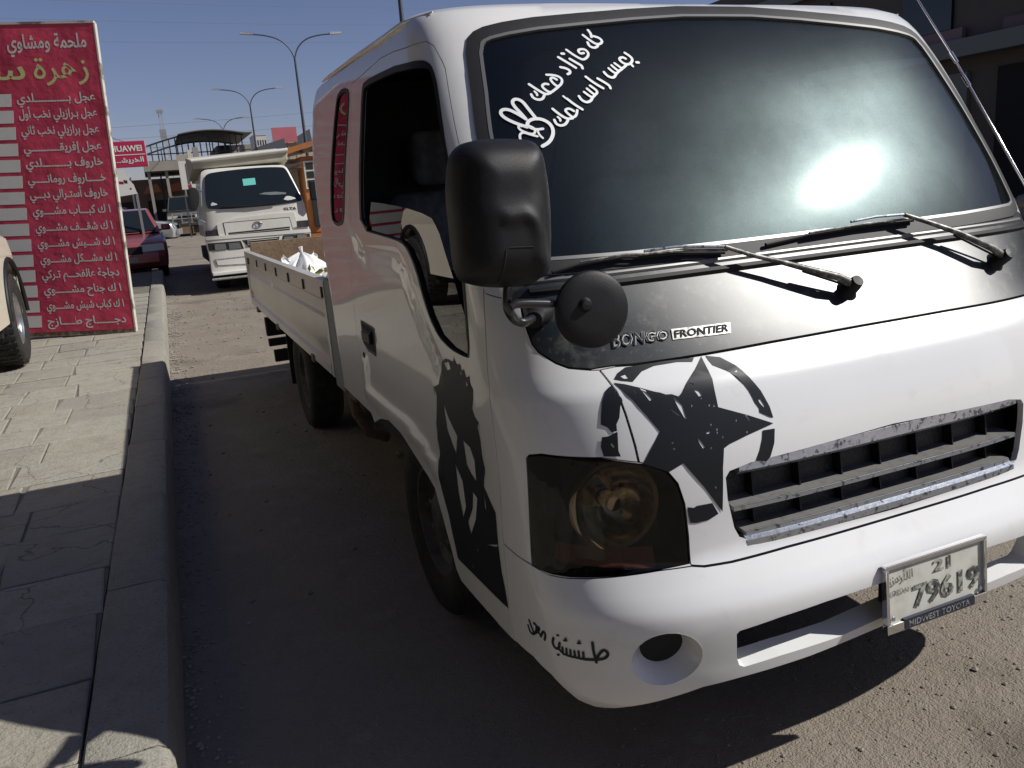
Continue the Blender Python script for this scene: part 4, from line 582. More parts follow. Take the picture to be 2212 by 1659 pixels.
# number plate ----------------------------------------------------------------
PB = Vector((.755, -.012, .358)); plx = Vector((.318, -.001, 0)); ply = Vector((0, .012, .163))
FM = frame(PB, plx, ply); FM2 = FM
w_, h_ = plx.length, ply.length
np_ = P(MB().prism([(0.004, 0.004), (w_-.004, 0.004), (w_-.004, h_-.004), (0.004, h_-.004)], FM, .004).build('license_plate', mat('plate_face', (.62, .62, .55), .45, 0, 0, .5, [(14, .7, (.42, .40, .33), (.45, .7)), (60, .4, (.3, .29, .25), (.6, .75))]), None, 0, .001))
mb = MB()
for a, b in (((0, 0), (w_, .022)), ((0, h_-.010), (w_, h_)), ((0, .022), (.008, h_-.010)), ((w_-.008, .022), (w_, h_-.010))):
    mb.prism([(a[0], a[1]), (b[0], a[1]), (b[0], b[1]), (a[0], b[1])], FM @ Matrix.Translation((0, 0, -.004)), .016)
P(mb.build('plate_frame', M['chrome_clean'], None, 0, .0015), np_)
def ft(x0, y0, x1, y1, z=.0065, Fm=None): 
    Fm = Fm or FM
    return lambda a, b: Fm @ Vector((x0+(x1-x0)*a, y0+(y1-y0)*b, z))
M['ink'] = mat('plate_ink', (.07, .07, .065), .6, 0, 0, .3, [(60, .8, (.45, .45, .38), (.48, .58)), (18, .6, (.4, .4, .34), (.5, .6))])
P(MB().prism([(.05, .002), (w_-.045, .002), (w_-.045, .026), (.05, .026)], FM, .0135).build('frame_banner', mat('blue_black_band', (.02, .025, .045), .4)), np_)
P(fit_text('MIDWEST TOYOTA', ft(.062, .006, w_-.062, .021, .0142), 'frame_lettering', M['silver'], None, .012), np_)
P(fit_text('79619', ft(.085, .040, w_-.018, .098), 'plate_digits', M['ink'], None, .03), np_)
P(fit_text('JORDAN', ft(.014, .083, .078, .100), 'plate_lettering', M['ink'], None, .01), np_)
P(fit_text('21', ft(.15, .112, .205, .142), 'plate_digits', M['ink'], None, .03), np_)
FORMS = {}
for ch, base, n in [('ا', 0xFE8D, 2), ('ب', 0xFE8F, 4), ('ة', 0xFE93, 2), ('ت', 0xFE95, 4), ('ث', 0xFE99, 4), ('ج', 0xFE9D, 4), ('ح', 0xFEA1, 4), ('خ', 0xFEA5, 4), ('د', 0xFEA9, 2), ('ر', 0xFEAD, 2), ('ز', 0xFEAF, 2), ('س', 0xFEB1, 4), ('ش', 0xFEB5, 4), ('ط', 0xFEC1, 4), ('ع', 0xFEC9, 4), ('ف', 0xFED1, 4), ('ق', 0xFED5, 4), ('ك', 0xFED9, 4), ('ل', 0xFEDD, 4), ('م', 0xFEE1, 4), ('ن', 0xFEE5, 4), ('ه', 0xFEE9, 4), ('و', 0xFEED, 2), ('ي', 0xFEF1, 4), ('أ', 0xFE83, 2), ('إ', 0xFE87, 2)]:
    FORMS[ch] = (base, n)
def arabic(s):
    out = []
    def joins_next(c): return c == 'ـ' or (c in FORMS and FORMS[c][1] == 4)
    def joins_prev(c): return c == 'ـ' or c in FORMS
    i = 0
    while i < len(s):
        c = s[i]; p = i > 0 and joins_next(s[i-1]) and joins_prev(c); nx = i+1 < len(s) and joins_next(c) and joins_prev(s[i+1])
        if c == 'ل' and i+1 < len(s) and s[i+1] == 'ا': out.append(chr(0xFEFC if p else 0xFEFB)); i += 2; continue
        if c in FORMS:
            b, n = FORMS[c]; k = (3 if p and nx else 2 if nx else 1 if p else 0); k = k if n == 4 else (1 if p else 0); out.append(chr(b+k))
        else: out.append(c)
        i += 1
    return ''.join(out[::-1])
P(fit_text(arabic('الأردن'), ft(.014, .112, .085, .145), 'plate_lettering', M['ink'], None, .02), np_)
mb = MB()
for x_, y_ in ((.02, .034), (w_-.02, .034)): mb.lathe([(0, .002), (.005, .002), (.006, 0)], FM @ Matrix.Translation((x_, y_, .008)), 10)
P(mb.build('plate_screw', M['chrome']), np_)
P(MB().box((.80, .0, .40), (1.02, .05, .47)).build('plate_bracket', M['dark']))
# side mirror ------------------------------------------------------------------
MO = [(p[0], p[2]) for p in D['mir']]; MO = smooth_loop(MO, 1); em = [(p[0], p[2]) for p in D['mir_em']]; sq = [(p[0], p[2]) for p in D['mir_sq']]
xs = [p[0] for p in MO]; ys = [p[1] for p in MO]; Q2, QT = cdt([MO], .008, (min(xs), min(ys), max(xs), max(ys)))
def mdep(p):
    d = seg_d(p, MO+[MO[0]]); b = .050*(1-math.exp(-d/.016))+.012*min(1, d/.06)
    e = seg_d(p, em); s = 0
    # raised lower block, left of the ridge line
    cy = 1.385; ins = (p[0] < em[3][0]+.002+(0.003 if p[1] < 1.3 else 0)) and p[1] < cy
    s += .007*math.exp(-(e/.012)**2)
    if p[1] < 1.40 and p[0] < .036: s += .004*min(1, (1.40-p[1])/.03)
    return -(b+s)
QT = [f for f in QT if inpoly((sum(Q2[i][0] for i in f)/3, sum(Q2[i][1] for i in f)/3), MO)]
vs = [(p[0], .17+mdep(p), p[1]) for p in Q2]; nb = len(vs); vs2 = [(p[0], .20, p[1]) for p in MO]
mb = MB().add(vs, QT); ni = len(MO); v3 = []
L = densify(MO, .008*.8); n = len(L)
mb.add([(p[0], .17+mdep(p), p[1]) for p in L]+[(p[0], .205, p[1]) for p in L], [(i, (i+1) % n, n+(i+1) % n, n+i) for i in range(n)]+[tuple(range(n, 2*n))])
mir = P(mb.build('side_mirror', M['plastic'], None, 50, 0, 2, True)); mir['label'] = 'tall black side mirror housing'
n = len(sq); P(MB().tube([(x, .17+mdep((x, z))-.0005, z) for x, z in densify(sq, .01)[:-12]], .0012, 4).build('cover_seam', M['gap']), mir)
me = MB(); L = inset(MO, .008); me.add([(x, .207, z) for x, z in L], [tuple(range(len(L)))]); P(me.build('mirror_glass', M['chrome_clean']), mir)
def spl(pts, k=2):
    pts = [Vector(p) for p in pts]
    for _ in range(k):
        q = [pts[0]]
        for a, b in zip(pts, pts[1:]): q += [a*.75+b*.25, a*.25+b*.75]
        pts = q+[pts[-1]]
    return pts
a1 = D['arm1']; pts = [(a1[0][0]+.0, .19, 1.26)]+[tuple(p) for p in a1[:5]]+[(.06, .24, 1.155), (.115, .30, 1.15)]
arm = P(MB().tube(spl(pts), .0095, 12).build('mirror_arm', mat('mirror_arm_black', (.02, .02, .02), .28, 0, .5), None, 60))
pts = [tuple(p) for p in D['arm2']]; P(MB().tube(spl(pts), .0085, 10).build('arm_branch', bpy.data.materials['mirror_arm_black'], None, 60), arm)
P(MB().tube([(.045, .22, 1.150), (.07, .262, 1.152), (.10, .31, 1.15)], [.017, .019, .03], 14).build('arm_base', M['plastic'], None, 60), arm)
dc = Vector(D['disc'][0]); DN = Vector((-.10, -1, .06)).normalized(); q4 = DN.to_track_quat('Z', 'Y').to_matrix().to_4x4(); q4.translation = dc
rd = P(MB().lathe([(0, .004), (.04, .0035), (.066, .001), (.0735, -.004), (.076, -.011), (.074, -.016), (0, -.016)], q4, 56).build('round_mirror', M['plastic'], None, 35))
rd['label'] = 'round black convex mirror seen from its back'
P(MB().lathe([(0, .010), (.009, .009), (.012, .004), (.015, .0)], q4 @ Matrix.Translation((-.018, .012, .003)), 14).build('mirror_bolt', M['plastic'], None, 40), rd)
P(MB().tube([(1.66, .34, 1.17), (1.76, .36, 1.14), (1.79, .38, 1.18)], [.03, .02, .013], 12).build('mirror_arm', M['plastic'], None, 60))
P(MB().box((1.69, .33, 1.09), (1.80, .42, 1.185)).build('mirror_bracket', M['plastic'], None, 0, .015))
# telescopic aerial on the right pillar
an = [Vector(p) for p in D['ant']]; dirv = (an[0]-an[3]).normalized()
aer = P(MB().tube([an[3]-dirv*.06, an[1], an[1]+dirv*.7], [.0042, .0036, .0028], 8).build('aerial', M['chrome_clean'], None, 60))
for p in (an[1], an[2]): P(MB().tube([p-dirv*.02, p+dirv*.02], .007, 8).build('aerial_collar', M['chrome_clean'], None, 60), aer)
# ------------------------------------------------------------------ cargo bed, chassis and wheels of the truck
X1 = .03; YF, YR = 2.37, 5.80
mb = MB(); 
prof = [(X1, .655), (X1-.004, .66), (X1-.004, .70), (X1+.010, .715), (X1+.010, .76), (X1+.003, .775), (X1+.003, .90), (X1+.012, .915), (X1+.012, .975), (X1, .99), (X1, 1.075), (X1+.045, 1.075), (X1+.045, .655)]
def bedside(xf, sgn):
    m = MB(); n = len(prof); vs = []; ys = [YF+.05, YF+.10, YF+.101, YR-.101, YR-.10, YR-.005]
    for y in ys:
        flat = y < YF+.1005 or y > YR-.1005
        for x, z in prof:
            xx = X1-.001 if (flat and x < X1+.02) else x
            vs.append((xx if sgn > 0 else 1.72-xx, y, z-(.02*(1-(y-YF)/(YR-YF)) if z < .72 else 0)+.0))
    m.add(vs, [(j*n+i, j*n+(i+1) % n, (j+1)*n+(i+1) % n, (j+1)*n+i) for j in range(len(ys)-1) for i in range(n)]+[tuple(range(n)), tuple(range((len(ys)-1)*n, len(ys)*n))])
    return m
for sgn in (1, -1):
    sp = P(bedside(X1, sgn).build('bed_side', M['bed'], None, 30))
    if sgn > 0:
        for y in (2.45, 2.95, 3.45, 3.95, 4.45, 4.95): P(MB().box((X1-.006, y, .995), (X1+.002, y+.035, 1.045)).build('rope_hook', M['dark'], None, 0, .002), sp)
        P(MB().box((X1-.004, 5.5, .985), (X1+.002, 5.62, 1.03)).build('latch_recess', M['dark']), sp)
        for y in (2.9, 4.2, 5.3): P(MB().box((X1-.012, y, .628), (X1+.03, y+.07, .665)).build('hinge', M['rust'], None, 0, .004), sp)
        for i in range(3): P(MB().box((X1+.003, 2.42+i*.085, 1.0755), (X1+.042, 2.46+i*.085, 1.0765)).build('white_stripe', M['sticker_white']), sp)  # three thin white stripes across the rail top
P(MB().box((X1+.002, 2.235, .60), (X1+.055, YF+.048, 1.085)).build('corner_post', M['bedpost'], None, 0, .005))
P(MB().box((1.635, 2.235, .60), (1.688, YF+.048, 1.085)).build('corner_post', M['bedpost'], None, 0, .005))
P(MB().box((X1+.056, YF, .70), (1.634, YF+.03, 1.12)).build('headboard', M['bedpost'], None, 0, .004))
tgp = P(MB().box((X1+.05, YR-.04, .70), (1.64, YR, 1.14)).build('tailgate', M['rust'], None, 0, .005))
P(MB().box((X1+.046, YF+.031, .68), (1.674, YR-.045, .705)).build('bed_floor', M['rust']))
P(MB().box((.10, YF, .60), (1.62, YR-.06, .675)).build('bed_frame', M['dark']))
mb = MB().box((.42, .98, .34), (.52, 5.7, .50)); mb.box((1.20, .98, .34), (1.30, 5.7, .50)); P(mb.build('chassis', M['dark']))
mb = MB().box((.35, 2.3, .30), (.80, 3.2, .58)); P(mb.build('fuel_tank', M['dark'], None, 0, .03))
# rear lamps and step below the bed, mud flap
P(MB().box((.095, 5.60, .39), (.34, 5.68, .54)).build('rear_lamp', M['dark'], None, 0, .006))
P(MB().box((.10, 5.60, .305), (1.62, 5.66, .365)).build('rear_bumper', M['dark'], None, 0, .006))
P(MB().box((.12, 5.5, .19), (.30, 5.56, .285)).build('bumper_bracket', M['dark'], None, 0, .006))
P(MB().box((.10, 4.50, .20), (.36, 4.512, .60)).build('mud_flap', M['rubber']))
P(MB().tube([(.06, 2.24, .62), (.07, 2.24, .50), (.12, 2.24, .40), (.20, 2.26, .36)], .022, 8).build('stay', M['rust'], None, 50))
P(MB().box((.03, 2.02, .60), (.10, 2.16, .655)).build('sill_bracket', M['rust'], None, 0, .01))
def wheel(par, name, cx, cy, r, w, side=-1, rimm=None, spokes=0, rr=.58, cz=None, lug=True):
    """side=-1: outer face looks to -x"""
    cz = r if cz is None else cz
    Mx = Matrix.Translation((cx, cy, cz)) @ Matrix.Rotation(R(90)*side, 4, 'Y')     # local z -> outwards
    t = []; hw = w/2
    prof = [(r*rr, hw*.80), (r*.70, hw*.98), (r*.84, hw), (r*.93, hw*.93), (r*.985, hw*.74), (r, hw*.45), (r, 0), (r, -hw*.45), (r*.985, -hw*.74), (r*.9, -hw), (r*rr, -hw*.8)]
    tyre = MB().lathe(prof, Mx, 40).build(name, M['tyre'], None, 35); par(tyre)
    if spokes:
        tr = MB()
        for k in range(40):
            a = 2*math.pi*k/40
            for z0, z1 in ((-hw*.5, -hw*.06), (hw*.06, hw*.5), (hw*.56, hw*.84)):
                Mk = Mx @ Matrix.Rotation(a, 4, 'Z'); rr_ = r if z0 < hw*.5 else r*.982
                tr.box((rr_-.006, -.018, z0), (rr_+.006, .018, z1), Mk)
        par(tr.build('tread_blocks', M['tyre']), tyre)
    rp = [(r*rr, hw*.80), (r*(rr-.03), hw*.78), (r*(rr-.07), hw*.45), (r*(rr-.16), hw*.30), (r*.32, hw*.42), (r*.24, hw*.62), (0, hw*.64)]
    if spokes: rp = [(r*rr, hw*.80), (r*(rr-.03), hw*.82), (r*(rr-.06), hw*.5), (r*(rr-.08), -hw*.3), (0, -hw*.3)]
    rim = MB().lathe(rp, Mx, 36).build('rim', rimm or M['rim_dark'], None, 35); par(rim, tyre)
    for k in range(spokes):
        a = 2*math.pi*k/spokes; Mk = Mx @ Matrix.Rotation(a, 4, 'Z'); ro = r*(rr-.04)
        par(MB().add([Mk @ Vector(v) for v in [(.02, -.035, hw*.62), (.02, .035, hw*.62), (ro, .05, hw*.66), (ro, -.05, hw*.66), (.02, -.035, hw*.2), (.02, .035, hw*.2), (ro, .05, hw*.3), (ro, -.05, hw*.3)]], [(0, 1, 2, 3), (7, 6, 5, 4), (0, 4, 5, 1), (1, 5, 6, 2), (2, 6, 7, 3), (3, 7, 4, 0)]).build('spoke', rimm, None, 0, .008), tyre)
    if lug:
        lb = MB()
        for k in range(6):
            a = 2*math.pi*k/6; lb.lathe([(0, .012), (.010, .012), (.012, 0)], Mx @ Matrix.Translation((r*.28*math.cos(a), r*.28*math.sin(a), hw*(.52 if not spokes else .6))), 6)
        par(lb.build('wheel_nuts', M['chrome']), tyre)
    return tyre
wheel(P, 'front_wheel', .175, 1.29, .325, .19, -1); wheel(P, 'front_wheel', 1.545, 1.29, .325, .19, 1)
wheel(P, 'rear_wheel', .20, 4.02, .325, .20, -1); wheel(P, 'rear_wheel', 1.52, 4.02, .325, .20, 1)
# white carrier bag in the bed and its knot
bagm = mat('white_plastic_bag', (.80, .80, .80), .35, 0, .2, .5, None, (14, .35, .02))
def bag():
    mb = MB(); nu, nv = 72, 22; vs = []; rr = random.Random(5); ph = [rr.uniform(0, 6.28) for _ in range(6)]
    for j in range(nv+1):
        s = j/nv
        for i in range(nu):
            a = 2*math.pi*i/nu
            r = .23*math.sin(min(1, s*1.5)*math.pi/2)**.6 if s < .45 else .23*(1-((s-.45)/.55)**2.4)**.8+.014
            pl = (.10*math.sin(9*a+ph[0]+s*3)+.07*math.sin(17*a+ph[1]-s*4)+.05*math.sin(5*a+ph[2]))*(.25+s)
            r *= 1+pl*(1 if s > .2 else .3)
            z = .36*s+.012*math.sin(3*a+ph[3])*s+.03*math.sin(2*a+ph[4])*s*(1-s)*4
            vs.append((r*math.cos(a)*1.15, r*math.sin(a), z))
    mb.add(vs, [(j*nu+i, j*nu+(i+1) % nu, (j+1)*nu+(i+1) % nu, (j+1)*nu+i) for j in range(nv) for i in range(nu)]+[tuple(range(nu-1, -1, -1))])
    return mb
bg_ = empty('carrier_bag', (.255, 4.35, .705), R(20), 'knotted white plastic carrier bag lying in the cargo bed of the white truck', 'plastic bag'); bg_.scale = (.74, .74, 1.08)
bag().build('bag_body', bagm, bg_, 70)
def ear(dx, dy, hgt, wd):
    mb = MB(); vs = []
    for i in range(7):
        s = i/6
        for j in range(5):
            u = (j-2)/2; w = wd*(math.sin(s*math.pi*.8+.35)); vs.append((dx+u*w+dx*s*.5, dy+.012*math.sin(u*5+s*6)+dy*s, .30+hgt*s*1.6+.012*math.cos(u*4)))
    mb.add(vs, [(i*5+j, i*5+j+1, (i+1)*5+j+1, (i+1)*5+j) for i in range(6) for j in range(4)]); return mb
ear(-.12, 0, .035, .05).build('handle_loop', bagm, bg_, 70); ear(.09, .01, .035, .06).build('handle_loop', bagm, bg_, 70)
MB().tube([(0, 0, .34), (.005, 0, .375), (.0, 0, .40)], [.018, .012, .02], 8).build('knot', bagm, bg_, 70)
gm = mat('pale_green_leaf', (.28, .33, .08), .6, 0, 0, .4, (9, .8, (.45, .40, .15), (.4, .6)))
mb = MB(); rr = random.Random(9)
for i in range(150):
    c = Vector((rr.uniform(.10, .42), rr.uniform(2.45, 3.3), rr.uniform(.98, 1.085))); e = Euler((rr.uniform(0, 6), rr.uniform(0, 6), rr.uniform(0, 6))).to_matrix(); s = rr.uniform(.012, .03)
    mb.add([c+e @ Vector(v)*s for v in [(-1, 0, 0), (-.2, .5, .1), (1, 0, 0), (-.2, -.5, .1)]], [(0, 1, 2, 3)])
cr = empty('vegetable_crate', (.26, 2.88, .705), 0, 'low crate of pale green leafy produce just behind the cab in the cargo bed', 'crate')
mb.v = [(v[0]-.26, v[1]-2.88, v[2]-.705) for v in mb.v]; tag(mb.build('leaves', gm, cr), kind='stuff')
mb = MB()
for a in ((-.17, -.46, 0), (-.17, .44, 0)): mb.box(a, (.17, a[1]+.02, .28))
mb.box((-.19, -.46, 0), (-.17, .46, .28)); mb.box((.17, -.46, 0), (.19, .46, .28)); mb.box((-.17, -.44, 0), (.17, .44, .015)); mb.build('crate_box', mat('crate_wood', (.32, .24, .13), .8), cr)

# ------------------------------------------------------------------ ground
def gz(y):
    if y < 6: return 0
    if y < 20: return .25*((y-6)/14)**1.15
    return .25+.0035*(y-20)
def xk(y): return -.785+.014*max(0, min(y, 40))              # outer face of the kerb
KH = .20
gcol = (.26, .225, .18)
gm_ = mat('dirt_ground', gcol, .95, 0, 0, .15, [(.35, .5, (.20, .175, .145), (.4, .65)), (2.2, .5, (.32, .285, .235), (.45, .7)), (1.3, .6, (.13, .112, .09), (.56, .66)), (5, .4, (.34, .31, .26), (.58, .66)), (14, .5, (.20, .17, .14), (.55, .72)), (70, .55, (.40, .37, .33), (.6, .7)), (160, .6, (.12, .10, .085), (.62, .7))], [(6, .35, .03), (40, .6, .012), (160, .8, .006)])
ys = [-12, -8, -5, -3, -2]+[-1+.25*i for i in range(60)]+[14.5+i*1.5 for i in range(20)]+[46+8*i for i in range(12)]+[160, 220, 320, 500, 800, 1400]
xs = [-400, -120, -60, -30, -15, -8, -5, -3]+[-2+.25*i for i in range(26)]+[5, 6, 8, 10, 12, 14, 18, 25, 40, 80, 200, 500]
rr = random.Random(1); vs = []
for y in ys:
    for x in xs: vs.append((x, y, gz(y)+(rr.uniform(-.006, .004) if -1 < x < 4.6 and y > -1 and not (y < 3) else 0)))
nx = len(xs); gmesh = MB().add(vs, [(j*nx+i, j*nx+i+1, (j+1)*nx+i+1, (j+1)*nx+i) for j in range(len(ys)-1) for i in range(nx-1)])
tag(gmesh.build('ground', gm_, None, 60), kind='structure')
# asphalt road beyond the dirt shoulder
am = mat('dusty_asphalt', (.16, .15, .14), .9, 0, 0, .3, [(.6, .5, (.22, .20, .18), (.4, .7)), (60, .5, (.28, .26, .24), (.6, .7))], (120, .5, .006))
rys = [-12, -4, 0, 4, 6]+[8+2*i for i in range(8)]+[26, 34, 46, 70, 110, 160, 260]
mb = MB().add([(x, y, gz(y)+.006) for y in rys for x in (2.9, 6.6)], [(2*j, 2*j+1, 2*j+3, 2*j+2) for j in range(len(rys)-1)]); tag(mb.build('road', am), kind='structure')
mb = MB().add([(x, y, gz(y)+.006) for y in rys for x in (8.8, 13.0)], [(2*j, 2*j+1, 2*j+3, 2*j+2) for j in range(len(rys)-1)]); tag(mb.build('far_road', am), kind='structure')
# stones on the dirt : one loose scatter
stm = mat('loose_stone', (.33, .30, .26), .9, 0, 0, .3, (3, .8, (.16, .14, .12), (.35, .65)))
mb = MB(); rr = random.Random(4); ico = [(0, 0, 1), (.9, 0, .3), (.28, .85, .35), (-.72, .53, .3), (-.72, -.53, .4), (.28, -.85, .3), (.5, .4, -.5), (-.6, .1, -.5), (.2, -.6, -.5)]
icf = [(0, 1, 2), (0, 2, 3), (0, 3, 4), (0, 4, 5), (0, 5, 1), (1, 6, 2), (2, 6, 3), (3, 6, 7), (3, 7, 4), (4, 7, 8), (4, 8, 5), (5, 8, 1), (1, 8, 6), (6, 8, 7)]
for i in range(5200):
    if i < 3600: x, y = rr.uniform(.2, 3.2), rr.uniform(-.9, 1.6)
    else: y = rr.uniform(1.5, 17)**1.0; x = rr.uniform(xk(y)+.05, 2.8)
    if x < .0 and y < 5.6 and rr.random() < .5: continue
    s = rr.choice([.003, .004, .005, .006, .008])*rr.uniform(.7, 1.4)*(.72 if i < 3600 else 1.7)
    if rr.random() < .012: s *= 2.2
    a = rr.uniform(0, 6.28); ca, sa = math.cos(a), math.sin(a); k = rr.uniform(.5, .8)
    mb.add([(x+s*(u*ca-v*sa), y+s*(u*sa+v*ca), gz(y)+s*.2+s*w*k) for u, v, w in ico], icf)
for i in range(1500):
    y = rr.uniform(.2, 15); x = xk(y)+.012+abs(rr.gauss(0, .07)); s = rr.uniform(.004, .012)*(1 if y < 5 else 1.5); a = rr.uniform(0, 6.28); ca, sa = math.cos(a), math.sin(a)
    mb.add([(x+s*(u*ca-v*sa), y+s*(u*sa+v*ca), gz(y)+s*.15+s*w*.6) for u, v, w in ico], icf)
tag(mb.build('loose_stones', stm), kind='stuff')
# pavement and kerb
pv = mat('pavement_base', (.20, .185, .155), .95, 0, 0, .2, (8, .6, (.12, .11, .09), (.4, .7)))
pys = [-4, -2, 0, 2, 4, 6, 8, 10, 12, 14, 16.5]
mb = MB(); vs = []
for y in pys: vs += [(-9, y, gz(y)+KH-.023), (xk(y)-.205, y, gz(y)+KH-.023), (xk(y)-.205, y, gz(y)-.1)]
mb.add(vs, [(3*j+k, 3*j+k+1, 3*j+k+4, 3*j+k+3) for j in range(len(pys)-1) for k in (0, 1)]); pave = tag(mb.build('pavement', pv), kind='structure')
slm = [mat('paving_slab_%s' % n, c, .9, 0, 0, .25, [(1.6, .6, (.38, .35, .28), (.42, .66)), (9, .7, (.27, .245, .19), (.48, .68)), (34, .5, (.23, .21, .17), (.55, .7)), (110, .7, (.17, .155, .125), (.56, .68))], [(9, .4, .02), (45, .6, .008), (150, .8, .004)]) for n, c in (('warm', (.31, .29, .245)), ('grey', (.275, .262, .235)), ('pale', (.335, .32, .275)))]
def cracks(m, sc, wdt, col):
    t = m.node_tree; b = t.nodes['Principled BSDF']; src = b.inputs['Base Color'].links[0].from_socket; tc = [n for n in t.nodes if n.type == 'TEX_COORD'][0]
    n = t.nodes.new('ShaderNodeTexNoise'); n.inputs['Scale'].default_value = sc*1.7; n.inputs['Detail'].default_value = 5; t.links.new(tc.outputs['Object'], n.inputs['Vector'])
    a = t.nodes.new('ShaderNodeVectorMath'); a.operation = 'MULTIPLY_ADD'; a.inputs[1].default_value = (.35, .35, .35); t.links.new(n.outputs['Color'], a.inputs[0]); t.links.new(tc.outputs['Object'], a.inputs[2])
    v = t.nodes.new('ShaderNodeTexVoronoi'); v.feature = 'DISTANCE_TO_EDGE'; v.inputs['Scale'].default_value = sc; t.links.new(a.outputs[0], v.inputs['Vector'])
    r = t.nodes.new('ShaderNodeMapRange'); r.inputs[1].default_value = 0; r.inputs[2].default_value = wdt; r.inputs[3].default_value = .85; r.inputs[4].default_value = 0; t.links.new(v.outputs['Distance'], r.inputs[0])
    n2 = t.nodes.new('ShaderNodeTexNoise'); n2.inputs['Scale'].default_value = 1.1; t.links.new(tc.outputs['Object'], n2.inputs['Vector']); r2 = t.nodes.new('ShaderNodeMapRange'); r2.inputs[1].default_value = .38; r2.inputs[2].default_value = .50; t.links.new(n2.outputs[0], r2.inputs[0])
    mu = t.nodes.new('ShaderNodeMath'); mu.operation = 'MULTIPLY'; t.links.new(r.outputs[0], mu.inputs[0]); t.links.new(r2.outputs[0], mu.inputs[1])
    x = t.nodes.new('ShaderNodeMix'); x.data_type = 'RGBA'; x.inputs[7].default_value = (*col, 1); t.links.new(mu.outputs[0], x.inputs[0]); t.links.new(src, x.inputs[6]); t.links.new(x.outputs[2], b.inputs['Base Color'])
for m in slm: cracks(m, 1.9, .010, (.10, .09, .07))
rr = random.Random(11); y = -.55; slabs = 0
while y < 12.2:
    d = rr.uniform(.36, .48) if y < 5 else rr.uniform(.42, .56); off = rr.uniform(0, .3); x = xk(y)-.199; first = True
    xmin = -1.75-.08*y if y < 7 else -2.6
    while x > xmin:
        w = rr.uniform(.22, .42)+(.12 if first else .06); first = False; g_ = .004; dz = rr.uniform(-.0025, .0025)
        x2 = x-w; sk = rr.uniform(-.02, .02); z = gz(y+d/2)+KH-.016+dz
        pl = [(x2+g_+sk, y+g_), (x-g_, y+g_+rr.uniform(-.01, .01)), (x-g_+rr.uniform(-.015, .01), y+d-g_), (x2+g_-sk, y+d-g_)]
        m = MB().add([(px, py, z-.03) for px, py in pl]+[(px, py, z-.003) for px, py in pl]+[(px+(.006 if k in (0, 3) else -.006), py+(.006 if k < 2 else -.006), z) for k, (px, py) in enumerate(pl)], [(0, 1, 5, 4), (1, 2, 6, 5), (2, 3, 7, 6), (3, 0, 4, 7), (4, 5, 9, 8), (5, 6, 10, 9), (6, 7, 11, 10), (7, 4, 8, 11), (8, 9, 10, 11)])
        m.build('paving_slab', rr.choice(slm), pave); slabs += 1; x = x2
    y += d
kb = tag(MB().box((-1.0, -4, -.3), (-.81, -3.2, .12)).build('kerb', pv), kind='structure')
km = mat('kerb_concrete', (.29, .275, .235), .9, 0, 0, .25, [(2, .6, (.36, .34, .29), (.42, .66)), (14, .7, (.25, .23, .19), (.48, .68)), (110, .8, (.17, .155, .125), (.54, .66))], [(9, .4, .02), (45, .6, .010), (150, .9, .005)])
y = -1.3
while y < 16:
    L = .98; y2 = y+L-.008; zz = [gz(y)+KH, gz(y2)+KH]; vs = []
    prof = [(-.195, -.3), (-.195, -.006), (-.188, 0), (-.03, .001), (-.008, -.012), (0, -.035), (.012, -.3)]; j0 = rr.uniform(-.003, .003)
    for yy, z in ((y, zz[0]), (y+L*.33, gz(y+L*.33)+KH), (y+L*.66, gz(y+L*.66)+KH), (y2, zz[1])):
        vs += [(xk(yy)+px+j0+rr.uniform(-.002, .002), yy, z+pz+rr.uniform(-.002, .002)) for px, pz in prof]
    n = 7; MB().add(vs, [(j*n+i, j*n+i+1, (j+1)*n+i+1, (j+1)*n+i) for j in range(3) for i in range(n-1)]+[tuple(range(n)), tuple(range(3*n, 4*n))]).build('kerb_stone', km, kb, 40); y += L
# ------------------------------------------------------------------ red price board
BO = Vector((-.9628, 8.4, .2515)); BU = Vector((-.93, .35, .045)).normalized(); BW = Vector((.042, .02, .999)).normalized()
BX = -BU                                                          # text runs left -> right = -u
BM = frame(BO, BX, BW)                                            # local x = to the right, so board spans x<0
board = empty('price_board', BO, 0, 'tall red price board with white Arabic lettering standing on the pavement at the left', 'sign board')
def Q(o, par=None):
    if par is None: o.parent = board; o.matrix_parent_inverse = Matrix.Translation(-BO)
    else: o.parent = par
    return o
redm = mat('red_vinyl', (.56, .06, .115), .42, 0, 0, .45, [(1.5, .5, (.50, .05, .10), (.4, .7)), (8, .3, (.56, .07, .09), (.5, .7)), (5, .5, (.36, .05, .07), (.6, .72))], [(1.1, .55, .12), (5, .2, .02)])
Q(MB().prism([(-1.62, 0), (-.004, 0), (-.036, 3.075), (-1.62, 3.085)], BM @ Matrix.Translation((0, 0, -.03)), .03).build('board_panel', redm))
wd = mat('old_wood_edge', (.16, .12, .08), .8, 0, 0, .3, (20, .8, (.42, .38, .30), (.45, .6)))
Q(MB().prism([(-.003, -.03), (.012, -.03), (-.02, 3.08), (-.035, 3.08)], BM @ Matrix.Translation((0, 0, -.05)), .052).build('edge_trim', mat('pale_edge', (.58, .55, .47), .7, 0, 0, .3, (6, .9, (.16, .13, .10), (.5, .6)))))
Q(MB().prism([(-1.62, 3.085), (-.03, 3.078), (-.03, 3.10), (-1.62, 3.108)], BM @ Matrix.Translation((0, 0, -.05)), .055).build('edge_trim', bpy.data.materials['pale_edge']))
